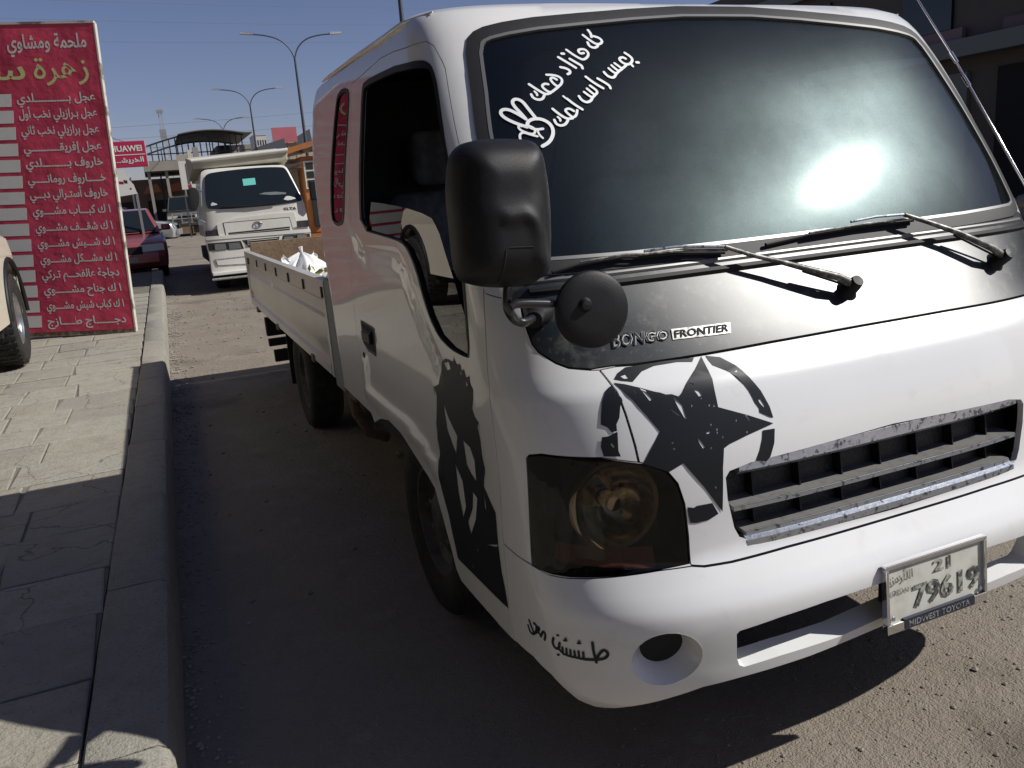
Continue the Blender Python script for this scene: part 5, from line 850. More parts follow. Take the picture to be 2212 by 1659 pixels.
for x0 in (-1.55, -.10):
    Q(MB().prism([(x0, -.1), (x0+.05, -.1), (x0+.05, 2.9), (x0, 2.9)], BM @ Matrix.Translation((0, 0, -.085)), .05).build('timber_stud', wd))
    # rear props of the stand
    a = BM @ Vector((x0-.02, 2.3, -.08)); b = BM @ Vector((x0-.02, 0, -.30)); b.z = gz(b.y)+KH-.02
    Q(MB().tube([a, b], .025, 6).build('rear_prop', wd))
Q(MB().prism([(-1.62, -.045), (.0, -.045), (.0, -.003), (-1.62, -.003)], BM @ Matrix.Translation((0, 0, -.05)), .045).build('bottom_rail', wd))
whm = mat('white_print', (.66, .65, .62), .5, 0, 0, .4, (6, .4, (.52, .50, .46), (.45, .7))); ylm = mat('yellow_print', (.58, .58, .26), .5)
def bt_(x0, y0, x1, y1, z=.0015): return lambda a, b: BM @ Vector((x0+(x1-x0)*a, y0+(y1-y0)*b, z))
lines = ['عجل بـــــــــــلدي', 'عجل بـرازيلي نخب أول', 'عجل برازيلي نخب ثاني', 'عجل إفريقــــــــــي', 'خاروف بـــــــــلدي', 'خـــــاروف رومانـــــي', 'خاروف أستـرالي دبـــي', '١ ك كبـــاب مشــــوي', '١ ك شقـــف مشــــوي', '١ ك شـــيش مشــــوي', '١ ك مشـــكل مشــــوي', 'دجاجة عالفحـــم تـركي', '١ ك جناح مشــــــوي', '١ ك كباب شيش مشــــوي', 'دجــــــاج طــــازج']
for i, (s, (l, r_)) in enumerate(zip(lines, D['rows'])):
    y = (l[1]+r_[1])/2; Q(fit_text(arabic(s), bt_(-l[0], y-.062, -r_[0], y+.062), 'price_line', whm, None, .022, 2, (-.30, .78)))
Q(fit_text(arabic('ملحمة ومشاوي'), bt_(-.905, 2.80, -.125, 3.01), 'heading_line', whm, None, .022, 2, (-.30, .85)))
Q(fit_text(arabic('زهرة'), bt_(-.68, 2.47, -.14, 2.80), 'heading_line', ylm, None, .008, 3, (-.32, .80)))
Q(fit_text(arabic('سـ'), bt_(-1.25, 2.47, -.765, 2.80), 'heading_line', ylm, None, .012, 3, (-.32, .80)))
yb = 2.425
for i in range(15):
    y1 = 2.425-i*.1605; Q(MB().prism([(-1.45, y1-.123), (-.945-i*.0018, y1-.123), (-.933-i*.0018, y1), (-1.45, y1)], BM @ Matrix.Translation((0, 0, .0008)), .001).build('price_box', whm))
# ------------------------------------------------------------------ cars
def carpaint(name, c, **k): return mat(name, c, .3, .25, .8, .5, [(3, .3, sub(c, .8), (.4, .7)), (60, .25, tuple(i*.6+.12 for i in c), (.6, .75))], crough=.06)
GL = glass_mat('car_glass', (.012, .016, .018), 0, .02)
M['lampglass'] = mat('lamp_glass', (.55, .53, .42), .15, .3, .6); M['tail'] = mat('tail_lamp', (.30, .02, .02), .2, 0, .6)
M['alloy'] = mat('alloy', (.50, .50, .50), .28, .85, 0, .5, (30, .4, (.25, .24, .22), (.5, .7)))
def car(label, cat, loc, rz, L, W, paint, kind='sedan', r=.31, group=None, h=1.42, bull=False, detail=True, name='parked_car'):
    """local -y is the front; origin on the ground at the middle"""
    t = empty(name, loc, rz, label, cat, group); hL = L/2; gc = .22 if kind == 'sedan' else .38
    if kind == 'sedan': belt = .92; top = [(-hL+1.05, belt-.02), (-hL+1.75, h-.03), (-hL+2.2, h), (-hL+3.2, h-.02), (hL-.62, belt+.02)]; nose = .72; tail = .90; hood = -hL+1.15
    elif kind == 'suv': belt = 1.12; top = [(-hL+1.25, belt), (-hL+1.8, h-.06), (-hL+2.3, h), (hL-.5, h-.04), (hL-.12, belt)]; nose = .92; tail = 1.08; hood = -hL+1.3
    fa, ra = -hL+.85, hL-.95
    def arch(c):
        R_ = r*1.16; return [(c-R_*math.cos(a), r+R_*math.sin(a)) for a in [math.pi*(.0+i/10) for i in range(11)] if r+R_*math.sin(a) >= gc]
    low = [(-hL+.05, gc+.02)]+arch(fa)+arch(ra)+[(hL-.05, gc+.04)]
    low = [(x, max(z, gc)) for x, z in low]
    up = [(hL, gc+.25), (hL, .62), (hL-.03, tail), (hL-.62 if kind == 'sedan' else hL-.10, belt+.01), (hood, belt-.03), (-hL+.35, nose+.08), (-hL+.08, nose), (-hL, nose-.18), (-hL, gc+.22)]
    prof = low+up; mb = MB(); n = len(prof); xs_ = [(-W/2, .05), (-W/2+.06, .0), (0, 0), (W/2-.06, 0), (W/2, .05)]; vs = []
    for x, ins in xs_:
        for y, z in prof:
            k = 1-ins*.9/hL*1.0; bow = (abs(x)/(W/2))**3*.14
            yy = y*k+(bow if y < -hL+.5 else -bow*.8 if y > hL-.4 else 0)
            zz = z-(.03 if abs(x) > W/2-.03 and z > .6 else 0); vs.append((x-(.03*(1 if x > 0 else -1) if (abs(x) > W/2-.03 and (z > .82 or z < .4)) else 0), yy, zz))
    fs = [(j*n+i, (j+1)*n+i, (j+1)*n+(i+1) % n, j*n+(i+1) % n) for j in range(4) for i in range(n)]+[tuple(range(n)), tuple(range(4*n, 5*n))]
    mb.add(vs, fs); mb.build('body', paint, t, 40, .045 if detail else 0, 3)
    # cabin
    tw = W/2-.06; rw = W/2-.22; m2 = MB(); n = len(top); vs = []
    for sx in (-1, 1):
        for y, z in top: f = min(1, max(0, (z-belt)/(h-belt))); vs.append((sx*(tw*(1-f)+rw*f), y, z))
    m2.add(vs, [(i, i+1, n+i+1, n+i) for i in range(n-1)]+[tuple(range(n)), tuple(range(n, 2*n)), (n-1, 0, n, 2*n-1)]); m2.build('cabin', paint, t, 35, .03 if detail else 0, 2)
    def gq(name, pts, off): return MB().add([Vector(p)+Vector(off) for p in pts], [tuple(range(len(pts)))]).build(name, GL, t)
    def pt(sx, i, f=0, g_=0):
        y, z = top[i]; k = min(1, max(0, (z-belt)/(h-belt))); return Vector((sx*(tw*(1-k)+rw*k), y, z))
    a, b, c, d = pt(-1, 0), pt(1, 0), pt(1, 1), pt(-1, 1); ctr = (a+b+c+d)/4
    gq('front_window', [ctr+(p-ctr)*Vector((1, 1, 1)).x*.90 for p in (a, b, c, d)], (0, -.02, .014))
    a, b, c, d = pt(-1, n-2), pt(1, n-2), pt(1, n-1), pt(-1, n-1); ctr = (a+b+c+d)/4
    gq('rear_window', [ctr+(p-ctr)*.88 for p in (a, b, c, d)], (0, .02, .014))
    for sx in (-1, 1):
        ring = [pt(sx, i) for i in range(n)]; ctr = sum(ring, Vector())/n; mid = (top[1][0]+top[-2][0])/2
        def cl(p): return ctr+(p-ctr)*.88
        rg = [cl(p) for p in ring]
        # split into front and rear door windows
        def at(y):   # top and bottom at y
            zt = None
            for p, q_ in zip(rg, rg[1:]):
                if p.y <= y <= q_.y and q_.y > p.y: zt = p.lerp(q_, (y-p.y)/(q_.y-p.y))
            k = (y-rg[0].y)/(rg[-1].y-rg[0].y); zb = rg[0].lerp(rg[-1], k); return zt, zb
        tA, bA = at(mid-.04); tB, bB = at(mid+.04)
        fr = [rg[0]]+[p for p in rg[1:-1] if p.y < mid-.05]+[tA, bA]; re = [bB, tB]+[p for p in rg[1:-1] if p.y > mid+.05]+[rg[-1]]
        gq('side_window', fr, (sx*.012, 0, 0)); gq('side_window', re, (sx*.012, 0, 0))
        x = sx*(W/2-.05)
        MB().box((x-.02, hood+.0, belt-.0), (x+.02+sx*.0, hood+.10, belt+.03)).build('mirror_foot', M['plastic'], t)
        MB().box((sx*(W/2+.06)-.09, hood+.02, belt+.0), (sx*(W/2+.06)+.09, hood+.12, belt+.13)).build('side_mirror', paint, t, 40, .03)
        for yy, w_ in ((-hL+.03, .0),):
            xx = sx*(W/2-.28)
            MB().add([(xx-.24, -hL+.035+(.06 if sx < 0 else .0), nose-.17), (xx+.22, -hL+.035+(.06 if sx > 0 else 0), nose-.17), (xx+.22, -hL+.10+(.06 if sx > 0 else 0), nose-.03), (xx-.24, -hL+.10+(.06 if sx < 0 else 0), nose-.03), (xx-.19, -hL+.2, nose-.17), (xx+.19, -hL+.2, nose-.17), (xx+.19, -hL+.2, nose-.03), (xx-.19, -hL+.2, nose-.03)], [(0, 1, 2, 3), (4, 5, 6, 7), (0, 4, 5, 1), (1, 5, 6, 2), (2, 6, 7, 3), (3, 7, 4, 0)]).build('headlight', M['lampglass'], t, 0, .012)
        MB().box((sx*(W/2-.24)-.17, hL-.08, tail-.26), (sx*(W/2-.24)+.17, hL+.012, tail-.1)).build('tail_light', M['tail'], t, 0, .01)
        for c_ in (fa, ra): wheel(lambda o, p=None: setattr(o, 'parent', p or t), 'wheel', sx*(W/2-.13), c_, r, .2, sx, M['alloy'] if kind == 'suv' else M['rim_dark'], 0, .62, None, False)
        MB().box((sx*(W/2-.02)-.012, fa+.75, .62), (sx*(W/2-.02)+.012, fa+.751, belt-.05)).build('door_gap', M['gap'], t)
        MB().box((sx*(W/2-.005)-.012, fa+1.55, .78), (sx*(W/2-.005)+.012, fa+1.70, .81)).build('door_handle', M['plastic'], t, 0, .004)
    MB().box((-W*.22, -hL-.012, nose-.20), (W*.22, -hL+.06, nose-.06)).build('grille', M['plastic'], t, 0, .01)
    MB().box((-W*.40, -hL-.03, gc+.10), (W*.40, -hL+.1, gc+.30)).build('front_bumper', paint, t, 0, .03)
    MB().box((-.26, -hL-.045, gc+.14), (.26, -hL-.03, gc+.25)).build('license_plate', M['silver'], t)
    MB().box((-.24, hL-.01, .60), (.24, hL+.012, .71)).build('license_plate', M['silver'], t)
    MB().box((-W/2+.2, -hL+.15, gc-.02), (W/2-.2, hL-.15, gc+.12)).build('underbody', M['dark'], t)
    for sx in (-1, 1):
        for c_ in (fa, ra): MB().box((sx*(W/2-.30)-.12, c_-r, gc), (sx*(W/2-.30)+.12, c_+r, r*2.1)).build('arch_liner', M['dark'], t)
    if bull:
        mbb = MB()
        for z in (.75, 1.0): mbb.tube([(-.62, -hL-.10, z), (.62, -hL-.10, z)], .03, 8)
        for x in (-.62, -.22, .22, .62): mbb.tube([(x, -hL-.1, .5), (x, -hL-.1, 1.0)], .028, 8)
        mbb.build('bull_bar', M['chrome_clean'], t, 50)
    return t
maroon = carpaint('maroon_paint', (.33, .085, .095)); olive = carpaint('olive_grey_paint', (.13, .135, .11)); greyp = carpaint('grey_paint', (.16, .16, .155)); silv = carpaint('silver_paint', (.42, .42, .42)); cream = mat('cream_paint', (.70, .65, .52), .35, 0, .6, .5, (3, .4, (.62, .57, .45), (.45, .7))); navy = carpaint('dark_blue_paint', (.03, .04, .07)); wpaint = mat('car_white', (.72, .72, .70), .3, 0, .6)
car('maroon sedan facing the camera behind the red price board', 'car', (-1.27, 18.75, gz(16.8)), R(1), 4.3, 1.68, maroon, 'sedan', .31, None, 1.40)
car('olive grey off-road car with a chrome bull bar beyond the maroon sedan', 'car', (1.05, 44.0, gz(44)+.1), R(-2), 4.6, 1.78, olive, 'suv', .38, None, 1.85, True)
car('dark grey sedan seen side-on far behind, just left of the olive off-road car', 'car', (-.75, 56, gz(56)), R(80), 4.4, 1.7, greyp, 'sedan', .31, None, 1.40)
car('silver sedan seen side-on above the roof of the maroon sedan', 'car', (-1.9, 31.0, gz(31)+.1), R(84), 4.4, 1.7, silv, 'sedan', .31, None, 1.42)
for i, (x, y, rz, pm, lb) in enumerate([(-1.4, 72, 85, navy, 'dark blue car far down the road in a distant row, farthest left'), (.3, 76, 60, silv, 'silver car far down the road beside the dark blue one'), (2.0, 80, 95, wpaint, 'white car far down the road left of the olive off-road car')]):
    car(lb, 'car', (x, y, gz(y)+.25), R(rz), 4.4, 1.7, pm, 'sedan', .31, 'cars in the distant row', 1.42, False, False)
# ------------------------------------------------------------------ cream off-road car at the left edge
cs = empty('parked_car', (-2.80, 5.0, .22), 0, 'cream off-road car cut off by the left edge with its alloy wheel on the pavement', 'car')
def CS(o, par=None): o.parent = par or cs; return o
wy, wr = 2.12, .405
sx = .98
arcp = [(wy-.52*math.cos(a), wr+.02+.52*math.sin(a)) for a in [math.pi*i/16 for i in range(17)]]
prof = [(-2.3, .45), (-1.9, .42), (-1.75, .8), (-1.3, .98), (-.95, .8), (-.8, .42), (wy-.56, .42)]+[p for p in arcp if p[1] > .42]+[(wy+.56, .46), (wy+.66, .60), (wy+.62, .95), (wy+.5, 1.12), (wy-.55, 1.22), (wy-1.2, 1.24), (-2.35, 1.24)]
mb = MB(); n = len(prof); vs = []
for x, k in ((-sx, .0), (-sx+.1, 0), (0, 0), (.86, 0), (.945, .0), (.975, .035), (.98, .07)):
    for y, z in prof:
        yy = y-(.28*(max(0, x)/.98)**3 if y > wy+.4 else 0); zz = z-(.05*(k/.07) if z > 1.0 else 0); vs.append((x-(.07 if (z > 1.18 and x > .9) else 0), yy, zz))
mb.add(vs, [(j*n+i, (j+1)*n+i, (j+1)*n+(i+1) % n, j*n+(i+1) % n) for j in range(6) for i in range(n)]+[tuple(range(n)), tuple(range(6*n, 7*n))]); CS(mb.build('body', cream, None, 45))
mb = MB().add([(sgn*(.90 if z < 1.4 else .74), y, z) for sgn in (-1, 1) for y, z in ((wy-1.3, 1.23), (wy-1.95, 1.80), (-2.1, 1.84), (-2.35, 1.23))], [(0, 1, 2, 3), (4, 5, 6, 7), (0, 1, 5, 4), (1, 2, 6, 5), (2, 3, 7, 6), (3, 0, 4, 7)]); CS(mb.build('cabin', cream, None, 35, .04))
for sgn in (-1, 1):
    for a, b in ((wy-1.55, wy-2.35), (wy-2.45, -1.95)):
        CS(MB().add([(sgn*.893, a, 1.30), (sgn*(.762), a-.35 if a > 0.3 else a, 1.74), (sgn*.762, b, 1.76), (sgn*.893, b, 1.30)], [(0, 1, 2, 3)]).build('side_window', GL))
mb = MB()
for k in range(17):
    pass
fl = [(wy-.50*math.cos(a), wr+.02+.50*math.sin(a)) for a in [math.pi*(i/16) for i in range(17)]]
CS(MB().tube([(.985, y, z) for y, z in fl], .022, 8).build('arch_flare', M['plastic'], None, 50)); CS(MB().box((.45, wy-.50, .3), (.90, wy+.50, 1.0)).build('arch_liner', M['dark']))
for sgn, cx in ((1, .87), (-1, -.87)):
    for yy in (wy, -1.35): wheel(CS, 'wheel', cx, yy, wr, .25, sgn, M['alloy'], 6 if (sgn > 0 and yy > 0) else 0, .56, None, False)
CS(MB().box((-.85, wy+.42, .45), (.80, wy+.70, .72)).build('front_bumper', M['plastic'], None, 0, .05))
# ------------------------------------------------------------------ white tipper truck (behind)
dt = empty('tipper_truck', (.97, 13.5, .12), 0, 'white cab-over tipper truck facing the camera between the maroon sedan and the orange kiosk', 'truck')
DT = Matrix.Translation((-.97, -13.5, -.12)); DD = D['d']
def Dp(o, par=None):
    if par is None: o.parent = dt; o.matrix_parent_inverse = DT
    else: o.parent = par
    return o
def dy(z): return 13.0+max(0, (z-1.50))*.42
def dsurf(poly, off, thick, name, mt, par=None, sm=1, step=.12, edge=0):
    poly = [tuple(p) for p in poly]
    if sm: poly = smooth_loop(poly, sm)
    xs = [p[0] for p in poly]; zs = [p[1] for p in poly]; Pn, Tn = cdt([poly], step, (min(xs), min(zs), max(xs), max(zs)))
    Tn = [f for f in Tn if inpoly((sum(Pn[i][0] for i in f)/3, sum(Pn[i][1] for i in f)/3), poly)]
    def bow(x): return .05*((x-.97)/.85)**6
    cp = poly+[poly[0]]
    def dep(p): return dy(p[1])+bow(p[0])-off+(edge*math.exp(-seg_d(p, cp)/.04) if edge else 0)
    vs = [(p[0], dep(p), p[1]) for p in Pn]; n = len(Pn); cnt = {}
    for f in Tn:
        for a, b in ((f[0], f[1]), (f[1], f[2]), (f[2], f[0])): cnt.setdefault(tuple(sorted((a, b))), []).append((a, b))
    fs = list(Tn); v2 = list(vs)
    for k, l in cnt.items():
        if len(l) == 1:
            a, b = l[0]; m = len(v2); v2 += [vs[a], vs[b], (vs[a][0], vs[a][1]+thick, vs[a][2]), (vs[b][0], vs[b][1]+thick, vs[b][2])]; fs.append((m, m+2, m+3, m+1))
    return Dp(MB().add(v2, fs).build(name, mt, None, 40, 0, 2, True), par)
dwh = mat('tipper_white', (.66, .65, .60), .4, 0, .4, .5, [(3, .5, (.55, .53, .46), (.45, .7)), (20, .3, (.42, .38, .30), (.6, .75))])
dsurf(DD['cab'], 0, 1.45, 'cab_body', dwh, None, 1, .08, .03)
dw = dsurf(DD['ws'], .012, .02, 'windscreen', GL, None, 2); dsurf([(x+(.012 if x < .9 else -.012)*0, z) for x, z in DD['ws']], .006, .01, 'windscreen_seal', M['rubber'], dw, 2).scale = (1, 1, 1)
dsurf(DD['panel'], .03, .04, 'front_panel', dwh, None, 1); dsurf(inset(DD['inner'], -.012), .033, .01, 'panel_gap', M['rim_dark'], None, 0); dsurf(DD['inner'], .038, .02, 'grille_panel', dwh, None, 0)
for k in ('slot1', 'slot2'): dsurf(DD[k], .040, .005, 'grille_slot', M['gap'], None, 0)
for k in ('lampr', 'lampl'): dsurf(DD[k], .02, .03, 'corner_lamp', mat('dark_corner_lamp_'+k, (.03, .03, .035), .25, 0, .5), None, 0)
dsurf([(.04+.1, .965), (1.808, .94), (1.80, 1.00), (.14, 1.02)], .06, .08, 'bumper_lip', dwh, None, 0)
dsurf(DD['bump'], .05, .25, 'bumper', dwh, None, 0)
for k, nm in (('bl', 'lamp_bezel'), ('bc', 'lower_grille'), ('br', 'lamp_bezel')): dsurf(DD[k], .055, .01, nm, M['gap'], None, 0)
for k in ('ll1', 'll2', 'lr1', 'lr2'): dsurf(DD[k], .062, .01, 'headlight', mat('grey_lamp_'+k, (.22, .23, .23), .15, .4, .5), None, 0)
for z in (.83, .86, .89): Dp(MB().box((.76, 12.925, z), (1.25, 12.94, z+.008)).build('grille_bar', dwh))
dsurf(DD['lower'], .05, .30, 'lower_bumper', dwh, None, 0); dsurf(inset(DD['lowin'], -.02), .056, .01, 'recess_edge', M['silver'], None, 0); dsurf(DD['lowin'], .060, .01, 'recess_panel', dwh, None, 0)
Dp(MB().box((.15, 12.80, .40), (1.78, 13.1, .45)).build('step_plate', dwh, None, 0, .01)); Dp(MB().tube([(.13, 12.78, .345), (1.80, 12.78, .345)], .02, 8).build('step_tube', M['silver'], None, 50))
lg = DD['logo']; q4 = Matrix.Translation((lg[0][0], dy(1.15)-.045, lg[0][1])) @ Matrix.Rotation(R(90), 4, 'X')
Dp(MB().lathe([(.050, .008), (.064, .010), (.072, .004), (.075, 0)], q4 @ Matrix.Diagonal((1, .72, 1, 1)), 28).build('emblem_ring', M['chrome_clean'], None, 40))
Dp(MB().tube([q4 @ Vector(p) for p in ((-.05, .0, .01), (-.012, .028, .012), (.012, -.02, .012), (.05, 0, .01))], .008, 6).build('emblem_stroke', M['chrome_clean']))
dl_ = DD['delta']; Dp(fit_text('DELTA', lambda a, b: Vector((dl_[0][0]+(dl_[1][0]-dl_[0][0])*a, dy(1.3)+.0-.008+.06*((1.5-.97)/.85)**4, dl_[0][1]+.045*b)), 'badge_lettering', M['gap'], None, .04))
st_ = DD['stick']; Dp(MB().add([(x, dy(z)-.02, z) for x, z in st_], [(0, 1, 2, 3)]).build('permit_sticker', mat('turquoise_paper', (.12, .52, .46), .5)), dw)
Dp(MB().add([(x, dy(z)-.016, z) for x, z in DD['reflect']], [tuple(range(6))]).build('dash_paper', mat('reflection_grey', (.13, .15, .15), .7)), dw)  # windscreen reflection painted as a flat grey patch over the glass
Dp(MB().tube([(.45, dy(1.47)-.03, 1.47), (.9, dy(1.44)-.035, 1.44), (1.3, dy(1.46)-.03, 1.455)], .012, 6).build('wiper', M['plastic'], None, 50))
mp = [tuple(p) for p in DD['mirror']]; Dp(MB().prism(smooth_loop(mp, 1), Matrix.Translation((0, 12.95, 0)) @ Matrix.Rotation(R(90), 4, 'X'), .09).build('side_mirror', M['dark'], None, 40, .02)); Dp(MB().tube([(.08, 12.9, 1.44), (.07, 12.9, 1.30), (.16, 13.0, 1.25)], .015, 6).build('mirror_arm', M['chrome'], None, 50)); Dp(MB().tube([(.09, 12.9, 1.78), (.20, 13.05, 1.72)], .012, 6).build('mirror_arm', M['chrome'], None, 50))
Dp(MB().box((1.86, 12.9, 1.45), (2.02, 12.98, 1.78)).build('side_mirror', M['plastic'], None, 0, .03))
bodym = mat('beige_tipper_steel', (.50, .47, .37), .6, 0, 0, .4, (3, .6, (.38, .35, .27), (.45, .7)))
Dp(MB().box((.40, 14.55, .95), (2.08, 18.4, 2.05)).build('tipper_body', bodym, None, 0, .02))
Dp(MB().add([(.125, 13.35, 2.22), (1.66, 13.35, 2.31), (1.66, 14.6, 2.42), (.10, 14.6, 2.34), (.13, 13.37, 2.09), (1.65, 13.37, 2.14), (1.66, 14.6, 1.98), (.10, 14.6, 1.94)], [(0, 1, 2, 3), (4, 7, 6, 5), (0, 4, 5, 1), (1, 5, 6, 2), (2, 6, 7, 3), (3, 7, 4, 0)]).build('cab_guard', bodym, None, 0, .02))
Dp(MB().tube([(.125, 13.34, 2.215), (1.665, 13.34, 2.305)], .035, 8).build('guard_lip', dwh, None, 50)); Dp(MB().box((.145, 14.5, 1.9), (.21, 14.62, 2.47)).build('headboard_post', bodym)); Dp(MB().box((.3, 13.3, .45), (1.7, 18.3, .7)).build('chassis', M['dark']))
for x, s in ((.34, -1), (1.64, 1)):
    for y in (13.75, 17.2): wheel(Dp, 'wheel', x+(.15 if y > 15 else 0), y, .38, .22, s, cz=.50)
vm = mat('pale_white_board', (.62, .60, .54), .5, 0, 0, .4, (4, .4, (.50, .47, .40), (.45, .7)))
wh = empty('wall_hoarding', (1.25, 40, 0), 0, 'tall white hoarding on two posts just left of the tipper truck, beyond its mirror', 'hoarding')
MB().box((-.33, 0, 2.46), (.30, .12, 3.70)).build('hoarding_panel', vm, wh, 0, .01); MB().box((-.36, .02, 3.70), (.32, .14, 4.0)).build('upper_panel', mat('grey_beige_panel', (.34, .31, .26), .7), wh)
for x in (-.28, .2): MB().box((x, .12, 0), (x+.06, .18, 2.5)).build('post', M['rim_dark'], wh)
MB().box((-.05, -.012, 2.52), (.10, -.002, 2.66)).build('small_notice', M['tail'], wh); MB().box((-.02, -.02, 2.7), (0, -.002, 3.6)).build('hanging_cable', M['gap'], wh); MB().box((.05, -.02, 2.66), (.065, -.002, 3.5)).build('hanging_cable', M['gap'], wh)
# ------------------------------------------------------------------ orange timber kiosk
om = mat('orange_timber', (.36, .13, .035), .6, 0, .2, .4, [(2, .6, (.28, .085, .02), (.4, .7)), (14, .5, (.44, .18, .05), (.5, .7))])
kz = gz(14)-.02; kk = empty('kiosk', (3.4, 14, kz), 0, 'orange-brown timber kiosk with pale framed windows right of the tipper truck', 'kiosk')
def K(mb, n, m, **k): o = mb.build(n, m, None, **k); o.parent = kk; o.matrix_parent_inverse = Matrix.Translation((-3.4, -14, -kz)); return o
K(MB().box((1.98, 14.0, kz), (5.2, 17, 2.22)), 'kiosk_wall', om)
for i in range(16): K(MB().box((1.985+i*.2, 13.985, .9), (2.175+i*.2, 14.0, 2.2)), 'wall_board', om, bevel=.004)
rf = MB(); vs = []
for i in range(13):
    x = 1.62+i*.32; z = 2.24+.26*math.sin(min(1, (i)/5)*math.pi/2); vs += [(x, 13.75, z), (x, 17.2, z), (x, 13.75, z+.09), (x, 17.2, z+.09)]
rf.add(vs, [(4*i+a, 4*i+b, 4*i+4+b, 4*i+4+a) for i in range(12) for a, b in ((0, 1), (2, 3), (0, 2), (1, 3))]+[(0, 1, 3, 2), (48, 49, 51, 50)]); K(rf, 'roof', om)
for x0, x1, z0, z1, ng in ((1.80, 1.985, 1.66, 2.14, 1), (2.22, 2.75, 1.62, 2.17, 0), (3.1, 3.7, 1.62, 2.17, 0)):
    ww = 1 if ng else 0; xx0 = 2.0 if ng else x0; xx1 = 2.19 if ng else x1
    wf = K(MB().box((xx0, 13.95, z0), (xx1, 13.984, z1)), 'window', vm, bevel=.004)
    rws = 3 if ng else 1
    for j in range(rws):
        h0 = z0+.03+(z1-z0-.03)*j/rws; o = MB().box((xx0+.03, 13.943, h0), (xx1-.03, 13.949, h0+(z1-z0-.03)/rws-.03)).build('pane', GL); o.parent = wf
K(MB().box((2.06, 13.93, 1.0), (2.19, 13.98, 1.52)), 'wall_cabinet', M['dark'], bevel=.01)
# ------------------------------------------------------------------ HUAWEI sign and the slanted white sign
pr = mat('magenta_red_sign', (.42, .02, .07), .4)
hs = empty('shop_sign', (-.85, 17.0, gz(17)), 0, 'red shop sign with HUAWEI in white capitals on a post', 'sign')
HM = frame((-1.38, 17.0, 2.37), (1, 0, 0), (0, 0, 1))
def Hs(o, par=None):
    if par is None: o.parent = hs; o.matrix_parent_inverse = Matrix.Translation((.85, -17.0, -gz(17)))
    else: o.parent = par
    return o
Hs(MB().box((-1.40, 17.0, 2.37), (-.49, 17.09, 2.86)).build('sign_panel', pr, None, 0, .01)); Hs(MB().box((-.485, 17.0, 2.36), (-.475, 17.09, 2.87)).build('edge_trim', whm))
Hs(MB().box((-1.36, 16.994, 2.597), (-.51, 16.999, 2.612)).build('divider', whm)); Hs(MB().box((-1.3, 17.02, .2), (-1.23, 17.08, 2.37)).build('post', M['rim_dark']))
Hs(fit_text('HUAWEI', lambda a, b: Vector((-1.11+.56*a, 16.994, 2.665+.115*b)), 'sign_lettering', whm, None, .03)); Hs(fit_text(arabic('الخريشـــا'), lambda a, b: Vector((-1.13+.58*a, 16.994, 2.43+.13*b)), 'sign_lettering', whm, None, .03))
s2 = empty('advert_board', (-.95, 17.6, gz(17)), 0, 'slanted white advert board on posts below the red shop sign', 'sign')
def S2(mb, n, m, **k): o = mb.build(n, m, None, **k); o.parent = s2; o.matrix_parent_inverse = Matrix.Translation((.95, -17.6, -gz(17))); return o
S2(MB().prism([(-1.35, 1.82), (-.78, 1.875), (-.82, 2.06), (-.90, 2.18), (-.95, 2.36), (-1.35, 2.36)], Matrix.Translation((0, 17.64, 0)) @ Matrix.Rotation(R(90), 4, 'X'), .04), 'advert_panel', mat('advert_white', (.66, .66, .64), .5))
S2(MB().prism([(-.985, 2.10), (-.925, 2.09), (-.925, 2.15), (-.99, 2.16)], Matrix.Translation((0, 17.598, 0)) @ Matrix.Rotation(R(90), 4, 'X'), .002), 'printed_patch', navy); S2(MB().prism([(-1.08, 2.09), (-1.0, 2.08), (-1.0, 2.13), (-1.08, 2.14)], Matrix.Translation((0, 17.598, 0)) @ Matrix.Rotation(R(90), 4, 'X'), .002), 'printed_patch', M['tail'])
S2(MB().prism([(-.90, 1.97), (-.87, 1.965), (-.87, 1.995), (-.90, 2.0)], Matrix.Translation((0, 17.598, 0)) @ Matrix.Rotation(R(90), 4, 'X'), .002), 'printed_patch', M['tail'])
for x in (-1.2, -.82): S2(MB().box((x, 17.65, .2), (x+.05, 17.7, 1.9)), 'post', M['silver'])
# ------------------------------------------------------------------ steel hall under construction
sh = empty('steel_hall', (2.4, 48, 0), 0, 'unfinished steel-framed hall with a curved roof in the distance', 'building')
stl = mat('dark_steel', (.045, .05, .055), .6, .3); conc = mat('raw_concrete', (.30, .27, .23), .9, 0, 0, .3, (1.2, .6, (.22, .19, .16), (.4, .7)))
def H(mb, n, m, par=None, **k):
    o = mb.build(n, m, None, **k)
    if par is None: o.parent = sh; o.matrix_parent_inverse = Matrix.Translation((-2.4, -48, 0))
    else: o.parent = par
    return o
def rz_(x): return 4.82+.60*math.sin(max(0, min(1, (x+.35)/4.9))*math.pi*.78)
for yy in (46, 52):
    for i in range(17):
        x = -.35+i*.30
        if yy == 52 and i % 3: continue
        H(MB().box((x, yy, 4.1), (x+.055, yy+.08, rz_(x)-.02)), 'steel_column', stl)
    H(MB().tube([(x_*.25-.4, yy+.04, rz_(x_*.25-.4)) for x_ in range(21)], .045, 6), 'roof_beam', stl)
    H(MB().box((-.4, yy, 4.42), (4.9, yy+.07, 4.47)), 'tie_beam', stl)
mb = MB(); vs = []
for i in range(14): x = 1.35+i*.28; vs += [(x, 45.4, rz_(x)+.05), (x, 53, rz_(x)+.05), (x, 45.4, rz_(x)+.09), (x, 53, rz_(x)+.09)]
mb.add(vs, [(4*i+a, 4*i+b, 4*i+4+b, 4*i+4+a) for i in range(13) for a, b in ((0, 1), (2, 3), (0, 2), (1, 3))]); H(mb, 'curved_roof', mat('roof_sheet', (.16, .15, .14), .7))
H(MB().box((-.5, 45.8, 3.62), (3.2, 53, 4.1)), 'floor_slab', conc)
